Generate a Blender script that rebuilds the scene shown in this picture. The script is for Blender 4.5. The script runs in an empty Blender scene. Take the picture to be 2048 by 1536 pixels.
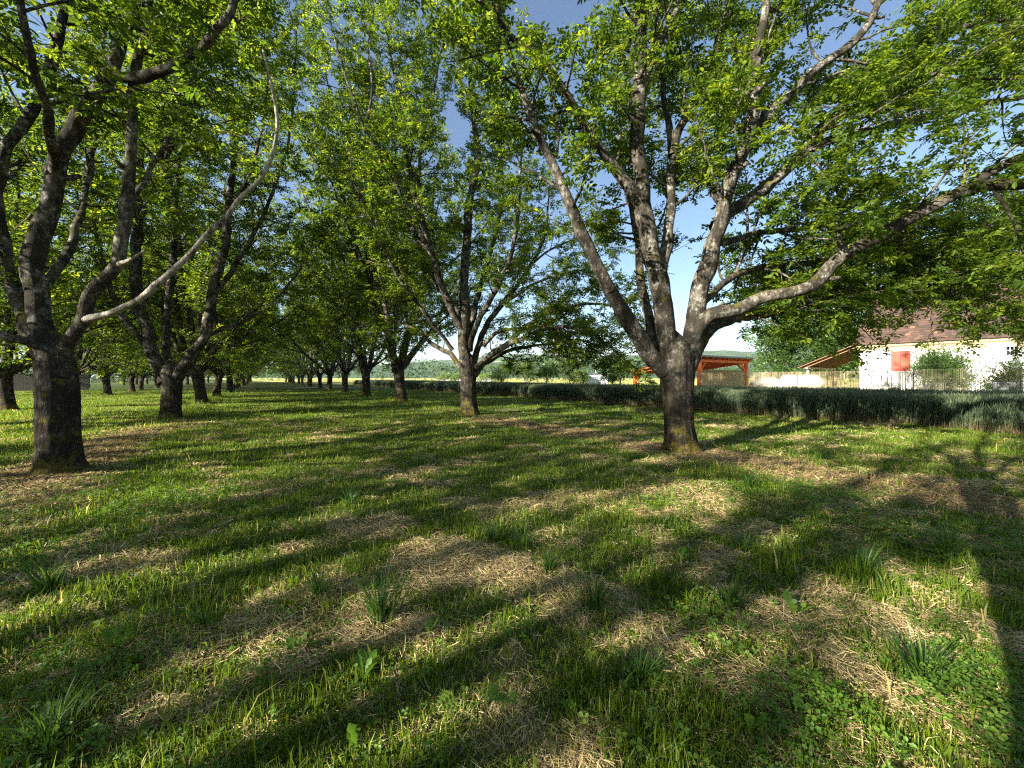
import bpy, math, random
import numpy as np
from mathutils import Vector

S = bpy.context.scene
C = S.collection
R = math.radians
F, VX, HY, CAMH = 769.0, 1024.0, 755.0, 1.6      # photo focal length (px), centre column, horizon row, eye height

# ------------------------------------------------------------------ camera
cam_d = bpy.data.cameras.new('camera'); cam = bpy.data.objects.new('camera', cam_d); C.objects.link(cam)
cam.location = (0, 0, CAMH); cam.rotation_euler = (R(90), 0, 0)
cam_d.sensor_width = 36; cam_d.lens = 36 * F / 2048; cam_d.shift_y = -13 / 2048
cam_d.clip_start = 0.05; cam_d.clip_end = 9000
S.camera = cam
# ------------------------------------------------------------------ light
SUN_EL = R(24)
SH = Vector((0.8, 0.6, 0)).normalized()           # the way shadows fall
W = bpy.data.worlds.new('World'); S.world = W; W.use_nodes = True
wn, wl = W.node_tree.nodes, W.node_tree.links
sky = wn.new('ShaderNodeTexSky'); sky.sky_type = 'NISHITA'; sky.sun_disc = False
sky.sun_elevation = SUN_EL; sky.sun_rotation = math.atan2(-SH.x, -SH.y)
sky.air_density = 1.0; sky.dust_density = 0.25; sky.ozone_density = 2.0
wl.new(sky.outputs[0], wn['Background'].inputs[0]); wn['Background'].inputs[1].default_value = 0.05
sd = bpy.data.lights.new('sun', 'SUN'); sd.energy = 5.0; sd.angle = R(0.5); sd.color = (1.0, 0.945, 0.84)
so = bpy.data.objects.new('sun', sd); C.objects.link(so)
so.rotation_euler = Vector((SH.x * math.cos(SUN_EL), SH.y * math.cos(SUN_EL), -math.sin(SUN_EL))).to_track_quat('-Z', 'Y').to_euler()
S.view_settings.view_transform = 'Standard'; S.view_settings.look = 'None'
S.view_settings.exposure = 2.2; S.view_settings.gamma = 1
S.render.engine = 'CYCLES'
cy = S.cycles
cy.max_bounces = 6; cy.diffuse_bounces = 3; cy.glossy_bounces = 2; cy.transmission_bounces = 4; cy.transparent_max_bounces = 4
cy.use_denoising = False; cy.filter_width = 1.2; cy.sample_clamp_indirect = 2.5
cy.caustics_reflective = False; cy.caustics_refractive = False

# ------------------------------------------------------------------ helpers
def at(px, py, Y):
    return np.array([(px - VX) / F * Y, Y, CAMH + (HY - py) / F * Y])

def _hash(ix, iy, s):
    n = (ix.astype(np.int64) * 374761393 + iy.astype(np.int64) * 668265263 + s * 974711) & 0x7fffffff
    n = ((n ^ (n >> 13)) * 1274126177) & 0x7fffffff
    return ((n ^ (n >> 16)) & 0xffff) / 65535.0

def vnoise(x, y, s=0):
    x = np.asarray(x, float); y = np.asarray(y, float)
    ix = np.floor(x); iy = np.floor(y); fx = x - ix; fy = y - iy
    fx = fx * fx * (3 - 2 * fx); fy = fy * fy * (3 - 2 * fy)
    a = _hash(ix, iy, s); b = _hash(ix + 1, iy, s); c = _hash(ix, iy + 1, s); d = _hash(ix + 1, iy + 1, s)
    return (a * (1 - fx) + b * fx) * (1 - fy) + (c * (1 - fx) + d * fx) * fy

def fbm(x, y, s=0, o=4):
    t = 0; a = 0.5
    for i in range(o):
        t = t + a * vnoise(x * 2 ** i, y * 2 ** i, s + i); a *= 0.5
    return t / (1 - 0.5 ** o)

def sstep(a, b, x):
    t = np.clip((x - a) / (b - a), 0, 1); return t * t * (3 - 2 * t)

def gh(x, y):
    """height of the orchard ground"""
    r = np.hypot(x, y)
    return (0.16 * (fbm(x * 0.55, y * 0.55, 3) - 0.5) + 0.07 * (fbm(x * 2.6, y * 2.6, 9, 3) - 0.5)) * np.clip(1.4 - r / 40, 0, 1)

ROWB = (8.95, -3.45)                              # the two tree rows: X = b - 0.655 Y
def strip(x, y):
    """1 along the bare strips under the tree rows"""
    w = 0
    for b, h in ((8.95, 0.75), (-3.45, 0.8)):
        d = np.abs(x - (b - 0.655 * y)) * 0.836
        w = np.maximum(w, 1 - sstep(h * 0.5, h * 1.35, d + 0.5 * (fbm(x * 1.3, y * 1.3, 5, 3) - 0.5)))
    return w * (1 - sstep(13, 24, np.hypot(x, y)))

def hay(x, y):
    """how much of the ground is dry mown hay"""
    r = np.hypot(x, y)
    n = 0.56 * fbm(x * 0.85 + 4, y * 1.25, 21, 4) + 0.44 * fbm(x * 3.3, y * 3.8, 25, 3)
    th = 0.548 + 0.09 * sstep(3.4, 9.5, r) - 0.03 * sstep(0, 3, x)
    h = sstep(th - 0.12, th + 0.11, n)
    return np.clip(np.maximum(h, strip(x, y) * 0.95), 0, 1)

def clover_mask(x, y):
    m = 1.25 * np.exp(-(((x - 1.72) / 0.85) ** 2 + ((y - 2.0) / 0.62) ** 2) * 1.1)
    m = np.maximum(m, np.exp(-(((x - 3.3) / 1.7) ** 2 + ((y - 4.9) / 0.8) ** 2) * 1.2))
    m = np.maximum(m, 0.8 * np.exp(-(((x - 4.2) / 1.2) ** 2 + ((y - 3.6) / 0.5) ** 2)))
    m = np.maximum(m, 0.8 * np.exp(-(((x + 4.6) / 1.5) ** 2 + ((y - 4.6) / 1.3) ** 2)))
    m = np.maximum(m, 0.45 * np.exp(-(((x + 2.4) / 1.3) ** 2 + ((y - 1.85) / 0.55) ** 2)))
    m = np.maximum(m, 0.5 * np.exp(-(((x - 2.0) / 1.5) ** 2 + ((y - 9.5) / 0.6) ** 2)))
    return np.minimum(m, 1) * sstep(0.27, 0.50, fbm(x * 2.2, y * 2.2, 41, 3))

def mesh(name, V, polys, mat, parent=None, smooth=False, attrs=None, loc=None, rot=None):
    """polys: int array (n,k) or list of such arrays -> ONE mesh object"""
    V = np.ascontiguousarray(np.asarray(V, np.float32))
    if not isinstance(polys, list): polys = [polys]
    polys = [np.asarray(p, np.int32) for p in polys if len(p)]
    me = bpy.data.meshes.new(name)
    me.vertices.add(len(V)); me.vertices.foreach_set('co', V.ravel())
    tot = np.concatenate([np.full(len(p), p.shape[1], np.int32) for p in polys])
    li = np.concatenate([p.ravel() for p in polys])
    me.loops.add(len(li)); me.loops.foreach_set('vertex_index', li)
    me.polygons.add(len(tot)); me.polygons.foreach_set('loop_start', np.concatenate([[0], np.cumsum(tot)[:-1]]).astype(np.int32))
    try: me.polygons.foreach_set('loop_total', tot)
    except Exception: pass
    me.polygons.foreach_set('use_smooth', np.full(len(tot), smooth, bool))
    me.update(calc_edges=True)
    for k, a in (attrs or {}).items():
        at_ = me.attributes.new(k, 'FLOAT', 'POINT'); at_.data.foreach_set('value', np.asarray(a, np.float32))
    me.materials.append(mat)
    o = bpy.data.objects.new(name, me); C.objects.link(o)
    if parent is not None: o.parent = parent
    if loc is not None: o.location = loc
    if rot is not None: o.rotation_euler = rot
    return o

class Geo:
    """collects boxes, bars and tubes into one mesh"""
    def __init__(s): s.v = []; s.f = {}; s.n = 0; s.a = {}
    def add(s, V, Fs, **attrs):
        V = np.asarray(V, float); s.v.append(V)
        for p in (Fs if isinstance(Fs, list) and not isinstance(Fs[0], (tuple, list)) else [Fs]):
            p = np.asarray(p, int)
            if len(p): s.f.setdefault(p.shape[1], []).append(p + s.n)
        for k, a in attrs.items(): s.a.setdefault(k, []).append(np.broadcast_to(a, len(V)))
        s.n += len(V)
    def box(s, x0, x1, y0, y1, z0, z1):
        V = [(x, y, z) for z in (z0, z1) for y in (y0, y1) for x in (x0, x1)]
        s.add(V, [(0, 2, 3, 1), (4, 5, 7, 6), (0, 1, 5, 4), (2, 6, 7, 3), (0, 4, 6, 2), (1, 3, 7, 5)])
    def beam(s, a, b, w, h, up=(0, 0, 1)):
        a = np.array(a, float); b = np.array(b, float); d = b - a; d /= np.linalg.norm(d)
        u = np.array(up, float); r = np.cross(d, u)
        if np.linalg.norm(r) < 1e-3: r = np.cross(d, (1, 0, 0))
        r /= np.linalg.norm(r); u = np.cross(r, d)
        V = [p + r * sx * w / 2 + u * sz * h / 2 for p in (a, b) for sx, sz in ((-1, -1), (1, -1), (1, 1), (-1, 1))]
        s.add(V, [(3, 2, 1, 0), (4, 5, 6, 7), (0, 1, 5, 4), (1, 2, 6, 5), (2, 3, 7, 6), (3, 0, 4, 7)])
    def tube(s, P, rad, sides=8, **kw):
        V, Q = tube(np.asarray(P, float), np.asarray(rad, float), sides); s.add(V, Q, **kw)
    def build(s, name, mat, parent=None, smooth=False, **kw):
        at_ = {k: np.concatenate(v) for k, v in s.a.items()}
        return mesh(name, np.concatenate(s.v), [np.concatenate(v) for v in s.f.values()], mat, parent, smooth, at_, **kw)

def tube(P, rad, sides=6, rough=0.0, seed=0):
    n = len(P)
    T = np.gradient(P, axis=0); T /= np.linalg.norm(T, axis=1)[:, None] + 1e-9
    ref = np.array([1.0, 0, 0]) if abs(T[0, 0]) < 0.8 else np.array([0, 1.0, 0])
    U = np.empty_like(P); u = ref - T[0] * (ref @ T[0]); u /= np.linalg.norm(u)
    for i in range(n):
        u = u - T[i] * (u @ T[i]); u = u / (np.linalg.norm(u) + 1e-9); U[i] = u
    B = np.cross(T, U)
    a = np.arange(sides) * 2 * np.pi / sides
    rr = rad[:, None] * np.ones((1, sides))
    if rough:
        L = np.concatenate([[0], np.cumsum(np.linalg.norm(np.diff(P, axis=0), axis=1))])[:, None]
        ph = seed * 1.7
        rr = rr * (1 + rough * (np.sin(2 * a + L * 1.9 + ph) * 0.5 + np.sin(3 * a - L * 2.7 + ph * 2) * 0.35 + np.sin(5 * a + L * 5.1 + ph) * 0.25 + np.sin(a + L * 8.3 + ph * 3) * 0.25))
    V = P[:, None, :] + rr[..., None] * (np.cos(a)[None, :, None] * U[:, None, :] + np.sin(a)[None, :, None] * B[:, None, :])
    V = V.reshape(-1, 3)
    i = np.arange(n - 1)[:, None] * sides; j = np.arange(sides)[None, :]; k = (j + 1) % sides
    Q = np.stack([i + j, i + k, i + sides + k, i + sides + j], -1).reshape(-1, 4)
    V = np.vstack([V, P[-1:] + T[-1:] * rad[-1]])                       # closed end
    e = (n - 1) * sides; jj = np.arange(sides); kk = (jj + 1) % sides; c = np.full(sides, len(V) - 1)
    return V, [Q, np.stack([e + jj, e + kk, c], -1)]

def empty(name, loc=(0, 0, 0), rz=0, label=None, cat=None, group=None):
    o = bpy.data.objects.new(name, None); C.objects.link(o); o.empty_display_size = 0.3
    o.location = loc; o.rotation_euler = (0, 0, rz); return tag(o, label, cat, group)

def tag(o, label=None, cat=None, group=None, kind=None):
    if label: o['label'] = label
    if cat: o['category'] = cat
    if group: o['group'] = group
    if kind: o['kind'] = kind
    return o

# ------------------------------------------------------------------ materials
def newmat(name):
    m = bpy.data.materials.new(name); m.use_nodes = True
    nt = m.node_tree; return m, nt.nodes, nt.links, nt.nodes['Principled BSDF']

def ramp(n, stops):
    r = n.new('ShaderNodeValToRGB'); e = r.color_ramp.elements
    while len(e) < len(stops): e.new(0.5)
    for k, (p, c) in enumerate(stops): e[k].position = p; e[k].color = (*c, 1)
    return r

def noise(n, l, scale, detail=5, rough=0.6, stretch=None, coord='Object'):
    tc = n.new('ShaderNodeTexCoord'); mp = n.new('ShaderNodeMapping'); t = n.new('ShaderNodeTexNoise')
    if stretch: mp.inputs['Scale'].default_value = stretch
    t.inputs['Scale'].default_value = scale; t.inputs['Detail'].default_value = detail; t.inputs['Roughness'].default_value = rough
    l.new(tc.outputs[coord], mp.inputs[0]); l.new(mp.outputs[0], t.inputs['Vector']); return t

def bump(n, l, src, b, strength=0.5, dist=0.02):
    bp = n.new('ShaderNodeBump'); bp.inputs['Strength'].default_value = strength; bp.inputs['Distance'].default_value = dist
    l.new(src, bp.inputs['Height']); l.new(bp.outputs[0], b.inputs['Normal']); return bp

def mixc(n, l, fac, a, b):
    m = n.new('ShaderNodeMix'); m.data_type = 'RGBA'
    for sock, v in ((m.inputs[0], fac), (m.inputs[6], a), (m.inputs[7], b)):
        if hasattr(v, 'links') or hasattr(v, 'is_linked'): l.new(v, sock)
        elif isinstance(v, tuple): sock.default_value = (*v, 1)
        else: sock.default_value = v
    return m.outputs[2]

def mat_leaf(name, stops, trans, tf=0.45, rough=0.45, spec=0.35, fac_attr='rnd'):
    m, n, l, b = newmat(name)
    a = n.new('ShaderNodeAttribute'); a.attribute_name = fac_attr
    rp = ramp(n, stops); l.new(a.outputs['Fac'], rp.inputs[0])
    l.new(rp.outputs[0], b.inputs['Base Color']); b.inputs['Roughness'].default_value = rough
    b.inputs['Specular IOR Level'].default_value = spec
    t = n.new('ShaderNodeBsdfTranslucent')
    rp2 = ramp(n, [(p, tuple(min(1, c[i] * trans[i]) for i in range(3))) for p, c in stops]); l.new(a.outputs['Fac'], rp2.inputs[0])
    l.new(rp2.outputs[0], t.inputs[0])
    mx = n.new('ShaderNodeMixShader'); mx.inputs[0].default_value = tf
    l.new(b.outputs[0], mx.inputs[1]); l.new(t.outputs[0], mx.inputs[2]); l.new(mx.outputs[0], n['Material Output'].inputs[0])
    return m

LEAF = mat_leaf('walnut_leaf', [(0.0, (0.020, 0.042, 0.004)), (0.45, (0.043, 0.080, 0.005)), (0.8, (0.098, 0.138, 0.008)), (1.0, (0.155, 0.185, 0.012))], (4.0, 3.6, 2.0), 0.45, 0.5, 0.2)
LEAF_DARK = mat_leaf('garden_leaf', [(0.0, (0.025, 0.055, 0.010)), (0.6, (0.05, 0.10, 0.016)), (1.0, (0.10, 0.16, 0.03))], (2.5, 2.4, 1.5), 0.35)
LEAF_PALE = mat_leaf('fruit_leaf', [(0.0, (0.08, 0.13, 0.03)), (0.6, (0.14, 0.20, 0.05)), (1.0, (0.22, 0.28, 0.08))], (2.0, 2.0, 1.5), 0.35)
GRASS = mat_leaf('grass_blade', [(0.0, (0.040, 0.078, 0.005)), (0.4, (0.092, 0.148, 0.008)), (0.75, (0.165, 0.21, 0.014)), (0.92, (0.26, 0.24, 0.06)), (1.0, (0.44, 0.36, 0.15))], (2.2, 2.1, 1.4), 0.42, 0.5, 0.3)
CLOVER = mat_leaf('clover_leaf', [(0.0, (0.055, 0.115, 0.012)), (0.6, (0.085, 0.16, 0.016)), (1.0, (0.13, 0.20, 0.022))], (2.2, 2.2, 1.5), 0.35, 0.5, 0.3)
TUFT = mat_leaf('coarse_grass', [(0.0, (0.022, 0.058, 0.012)), (0.6, (0.045, 0.10, 0.017)), (1.0, (0.11, 0.17, 0.025))], (2.2, 2.2, 1.5), 0.35, 0.4, 0.4)
STRAW = mat_leaf('dry_straw', [(0.0, (0.20, 0.13, 0.065)), (0.5, (0.43, 0.32, 0.155)), (1.0, (0.72, 0.58, 0.27))], (1.0, 0.95, 0.8), 0.2, 0.55, 0.3)
BRACT = mat_leaf('dead_stalk', [(0.0, (0.16, 0.09, 0.045)), (1.0, (0.38, 0.25, 0.12))], (1.0, 0.95, 0.8), 0.15, 0.6, 0.2)
WHEAT = mat_leaf('wheat', [(0.0, (0.17, 0.13, 0.065)), (0.30, (0.12, 0.115, 0.05)), (0.5, (0.050, 0.076, 0.036)), (0.8, (0.062, 0.095, 0.052)), (1.0, (0.125, 0.15, 0.075))], (1.3, 1.3, 1.1), 0.25, 0.6, 0.2)

def mat_bark(name, c0, c1, lich=0.5, moss=0.5, dark=0.5, vscale=(7, 7, 0.9), bstr=0.9):
    m, n, l, b = newmat(name)
    ridge = noise(n, l, 3.2, 6, 0.65, vscale)
    ridge.inputs['Distortion'].default_value = 0.4
    r1 = ramp(n, [(0.32, tuple(c * 0.28 for c in c0)), (0.48, c0), (0.68, c1)]); l.new(ridge.outputs['Fac'], r1.inputs[0])
    # pale lichen blotches and moss, real growth with shapes of its own; random black blotches
    li = noise(n, l, 7.0, 6, 0.7, (1, 1, 0.8)); lr = ramp(n, [(0.56 - 0.06 * lich, (0, 0, 0)), (0.62 - 0.06 * lich, (1, 1, 1))]); l.new(li.outputs['Fac'], lr.inputs[0])
    ml = n.new('ShaderNodeMath'); ml.operation = 'MULTIPLY'; ml.inputs[1].default_value = 0.75 * lich; l.new(lr.outputs[0], ml.inputs[0])
    col = mixc(n, l, ml.outputs[0], r1.outputs[0], (0.40, 0.40, 0.35))
    dk = noise(n, l, 2.6, 7, 0.72, (1, 1, 0.7)); dr = ramp(n, [(0.60 - 0.13 * dark, (0, 0, 0)), (0.66 - 0.13 * dark, (1, 1, 1))]); l.new(dk.outputs['Fac'], dr.inputs[0])
    md = n.new('ShaderNodeMath'); md.operation = 'MULTIPLY'; md.inputs[1].default_value = 0.85; l.new(dr.outputs[0], md.inputs[0])
    col = mixc(n, l, md.outputs[0], col, (0.022, 0.019, 0.014))
    # moss on upward faces
    g = n.new('ShaderNodeNewGeometry'); sp = n.new('ShaderNodeSeparateXYZ'); l.new(g.outputs['Normal'], sp.inputs[0])
    mo = noise(n, l, 3.1, 5, 0.65); ad = n.new('ShaderNodeMath'); ad.operation = 'MULTIPLY_ADD'; ad.inputs[1].default_value = 0.17; l.new(sp.outputs['Z'], ad.inputs[0]); l.new(mo.outputs['Fac'], ad.inputs[2])
    mr = ramp(n, [(0.66 - 0.08 * moss, (0, 0, 0)), (0.74 - 0.08 * moss, (1, 1, 1))]); l.new(ad.outputs[0], mr.inputs[0])
    mv = noise(n, l, 40, 3); mcol = ramp(n, [(0.3, (0.035, 0.035, 0.008)), (0.6, (0.13, 0.105, 0.02)), (0.8, (0.22, 0.16, 0.03))]); l.new(mv.outputs['Fac'], mcol.inputs[0])
    col = mixc(n, l, mr.outputs[0], col, mcol.outputs[0])
    l.new(col, b.inputs['Base Color']); b.inputs['Roughness'].default_value = 0.9; b.inputs['Specular IOR Level'].default_value = 0.15
    fine = noise(n, l, 30, 4, 0.7, (1, 1, 0.35)); sm = n.new('ShaderNodeMath'); sm.operation = 'MULTIPLY_ADD'; sm.inputs[1].default_value = 0.35
    l.new(fine.outputs['Fac'], sm.inputs[0]); l.new(ridge.outputs['Fac'], sm.inputs[2])
    bump(n, l, sm.outputs[0], b, bstr, 0.06)
    return m

def mat_walnut():
    """furrowed mossy bole passing gradually into paler, smoother, lichen-blotched limbs"""
    m, n, l, b = newmat('walnut_bark')
    def M(op, x, y=None, z=None):
        q = n.new('ShaderNodeMath'); q.operation = op
        for k, v in enumerate((x, y, z)):
            if v is None: continue
            if hasattr(v, 'is_linked'): l.new(v, q.inputs[k])
            else: q.inputs[k].default_value = v
        return q.outputs[0]
    tc = n.new('ShaderNodeTexCoord'); sp = n.new('ShaderNodeSeparateXYZ'); l.new(tc.outputs['Object'], sp.inputs[0])
    wob = noise(n, l, 1.6, 4); hz = M('MULTIPLY_ADD', wob.outputs['Fac'], 2.6, sp.outputs['Z'])
    up = n.new('ShaderNodeMapRange'); up.inputs[1].default_value = 2.3; up.inputs[2].default_value = 4.6; l.new(hz, up.inputs[0]); up = up.outputs[0]
    ridge = noise(n, l, 3.4, 7, 0.68, (6.5, 6.5, 1.1)); ridge.inputs['Distortion'].default_value = 0.6
    low = ramp(n, [(0.33, (0.008, 0.006, 0.004)), (0.48, (0.027, 0.020, 0.013)), (0.70, (0.085, 0.066, 0.045))]); l.new(ridge.outputs['Fac'], low.inputs[0])
    sm = noise(n, l, 4.2, 7, 0.66, (3.5, 3.5, 1.5)); hi = ramp(n, [(0.34, (0.022, 0.018, 0.013)), (0.48, (0.074, 0.063, 0.046)), (0.69, (0.185, 0.162, 0.125))]); l.new(sm.outputs['Fac'], hi.inputs[0])
    col = mixc(n, l, up, low.outputs[0], hi.outputs[0])
    li = noise(n, l, 9, 8, 0.74); lr = ramp(n, [(0.535, (0, 0, 0)), (0.575, (1, 1, 1))]); l.new(li.outputs['Fac'], lr.inputs[0])
    col = mixc(n, l, M('MULTIPLY', lr.outputs[0], M('MULTIPLY_ADD', up, 0.45, 0.15)), col, (0.30, 0.30, 0.255))
    dk = noise(n, l, 3.4, 9, 0.78, (1, 1, 0.6)); dr = ramp(n, [(0.475, (0, 0, 0)), (0.52, (1, 1, 1))]); l.new(dk.outputs['Fac'], dr.inputs[0])
    col = mixc(n, l, M('MULTIPLY', dr.outputs[0], 0.88), col, (0.020, 0.017, 0.012))
    g = n.new('ShaderNodeNewGeometry'); gs = n.new('ShaderNodeSeparateXYZ'); l.new(g.outputs['Normal'], gs.inputs[0])
    mo = noise(n, l, 3.6, 7, 0.7); base = n.new('ShaderNodeMapRange'); base.inputs[1].default_value = 1.2; base.inputs[2].default_value = 0.0; base.inputs[3].default_value = 0; base.inputs[4].default_value = 0.14; l.new(sp.outputs['Z'], base.inputs[0])
    mr = ramp(n, [(0.60, (0, 0, 0)), (0.66, (1, 1, 1))]); l.new(M('ADD', M('MULTIPLY_ADD', gs.outputs['Z'], 0.16, mo.outputs['Fac']), base.outputs[0]), mr.inputs[0])
    mv = noise(n, l, 45, 4, .7); mc = ramp(n, [(0.35, (0.028, 0.026, 0.006)), (0.55, (0.10, 0.082, 0.015)), (0.75, (0.21, 0.15, 0.025))]); l.new(mv.outputs['Fac'], mc.inputs[0])
    col = mixc(n, l, M('MULTIPLY', mr.outputs[0], .9), col, mc.outputs[0])
    l.new(col, b.inputs['Base Color']); b.inputs['Roughness'].default_value = .92; b.inputs['Specular IOR Level'].default_value = .12
    fine = noise(n, l, 34, 5, 0.72, (1, 1, 0.45)); hgt = M('ADD', M('MULTIPLY', ridge.outputs['Fac'], M('MULTIPLY_ADD', up, -.75, 1.0)), M('MULTIPLY', fine.outputs['Fac'], .35))
    hgt = M('ADD', hgt, M('MULTIPLY', mr.outputs[0], .15)); bump(n, l, hgt, b, 1.0, 0.07); return m
BOLE = LIMB = mat_walnut()
DEAD = mat_bark('dead_wood', (0.26, 0.225, 0.18), (0.43, 0.385, 0.32), 0.4, 0.15, 0.45, (9, 9, 1.2), 0.5)
SMALLBARK = mat_bark('small_bark', (0.11, 0.09, 0.07), (0.19, 0.165, 0.13), 0.5, 0.3, 0.35, (6, 6, 1), 0.4)

def mat_plain(name, col, rough=0.7, var=0.15, scale=6, bstr=0.15, metal=0, stretch=None):
    m, n, l, b = newmat(name)
    t = noise(n, l, scale, 6, 0.65, stretch)
    rp = ramp(n, [(0.3, tuple(c * (1 - var) for c in col)), (0.7, tuple(min(1, c * (1 + var)) for c in col))]); l.new(t.outputs['Fac'], rp.inputs[0])
    l.new(rp.outputs[0], b.inputs['Base Color']); b.inputs['Roughness'].default_value = rough; b.inputs['Metallic'].default_value = metal
    if bstr: bump(n, l, t.outputs['Fac'], b, bstr, 0.02)
    return m

# ground: soil, thatch and hay patches read from the mesh
def mat_ground():
    m, n, l, b = newmat('orchard_ground')
    a = n.new('ShaderNodeAttribute'); a.attribute_name = 'hay'
    t1 = noise(n, l, 22, 6, 0.7); t2 = noise(n, l, 1.3, 4); t3 = noise(n, l, 60, 3, 0.7)
    g = ramp(n, [(0.3, (0.022, 0.030, 0.009)), (0.55, (0.055, 0.080, 0.017)), (0.75, (0.10, 0.115, 0.03))]); l.new(t1.outputs['Fac'], g.inputs[0])
    h = ramp(n, [(0.3, (0.09, 0.062, 0.03)), (0.5, (0.22, 0.16, 0.078)), (0.72, (0.40, 0.30, 0.15))]); l.new(t3.outputs['Fac'], h.inputs[0])
    l.new(mixc(n, l, a.outputs['Fac'], g.outputs[0], h.outputs[0]), b.inputs['Base Color'])
    b.inputs['Roughness'].default_value = 0.95; b.inputs['Specular IOR Level'].default_value = 0.1
    bump(n, l, t1.outputs['Fac'], b, 0.8, 0.05); return m

def mat_field():
    m, n, l, b = newmat('meadow_field')
    t = noise(n, l, 0.06, 6, 0.65); r_ = ramp(n, [(0.3, (0.21, 0.24, 0.06)), (0.5, (0.36, 0.34, 0.10)), (0.7, (0.44, 0.40, 0.15))]); l.new(t.outputs['Fac'], r_.inputs[0])
    l.new(r_.outputs[0], b.inputs['Base Color']); b.inputs['Roughness'].default_value = 0.95; b.inputs['Specular IOR Level'].default_value = 0.05
    t2 = noise(n, l, 3, 4); bump(n, l, t2.outputs['Fac'], b, 0.6, 0.1); return m

def mat_hill():
    m, n, l, b = newmat('wooded_hill')
    t = noise(n, l, 0.02, 5, 0.65); t2 = noise(n, l, 0.004, 2)
    r_ = ramp(n, [(0.35, (0.03, 0.055, 0.02)), (0.65, (0.075, 0.115, 0.04))]); l.new(t.outputs['Fac'], r_.inputs[0])
    r2 = ramp(n, [(0.66, (0, 0, 0)), (0.68, (1, 1, 1))]); l.new(t2.outputs['Fac'], r2.inputs[0])
    l.new(mixc(n, l, r2.outputs[0], r_.outputs[0], (0.28, 0.26, 0.12)), b.inputs['Base Color']); b.inputs['Roughness'].default_value = 1
    b.inputs['Specular IOR Level'].default_value = 0.0
    bump(n, l, t.outputs['Fac'], b, 1.0, 12); return m

# ------------------------------------------------------------------ the setting
def graded(lo, hi, near_lo, near_hi, step, grow=1.22):
    c = list(np.arange(near_lo, near_hi, step)); s = step
    while c[-1] < hi: s *= grow; c.append(c[-1] + s)
    s = step; pre = []
    x = near_lo
    while x > lo: s *= grow; x -= s; pre.append(x)
    return np.array(pre[::-1] + c)

def sheet(name, xs, ys, zf, mat, attrs=None, smooth=True):
    X, Y = np.meshgrid(xs, ys); x, y = X.ravel(), Y.ravel()
    nx, ny = len(xs), len(ys); i = (np.arange(ny - 1)[:, None] * nx + np.arange(nx - 1)[None, :]).ravel()
    Q = np.stack([i, i + 1, i + nx + 1, i + nx], -1)
    return mesh(name, np.stack([x, y, zf(x, y)], -1), Q, mat, None, smooth, {k: f(x, y) for k, f in (attrs or {}).items()})

tag(sheet('ground', graded(-4000, 4000, -8, 9, 0.07), graded(-400, 6000, 0.6, 11, 0.07), gh, mat_ground(), {'hay': hay}), kind='structure')

# meadow beyond the wheat: a sheet laid 4 mm up, its edge parallel to the tree rows
fx = np.linspace(0, 1500, 40); fy = np.linspace(-200, 1400, 60)
def meadow():
    V = []; 
    for y in fy:
        for x in fx:
            V.append((x + 24.0 - 0.655 * y if y < 60 else x + 24.0 - 0.655 * 60 - 0.9 * (y - 60), y, 0.03 + 0.25 * 0))
    nx = len(fx); i = (np.arange(len(fy) - 1)[:, None] * nx + np.arange(nx - 1)[None, :]).ravel()
    return mesh('meadow_field', V, np.stack([i, i + 1, i + nx + 1, i + nx], -1), mat_field())
tag(meadow(), kind='structure')

def hillz(x, y):
    ridge = np.exp(-((y - 1750) / 420) ** 2) * (112 + 55 * (fbm(x * 0.0011 + 3, y * 0.0008, 61, 3) - 0.5) * 2 + 14 * (fbm(x * 0.012, y * 0.012, 66, 3) - 0.5))
    return ridge * sstep(-1900, 300, x) - 2
tag(sheet('wooded_hills', np.linspace(-2200, 4200, 220), np.linspace(900, 2700, 70), hillz, mat_hill()), kind='structure')

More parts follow.
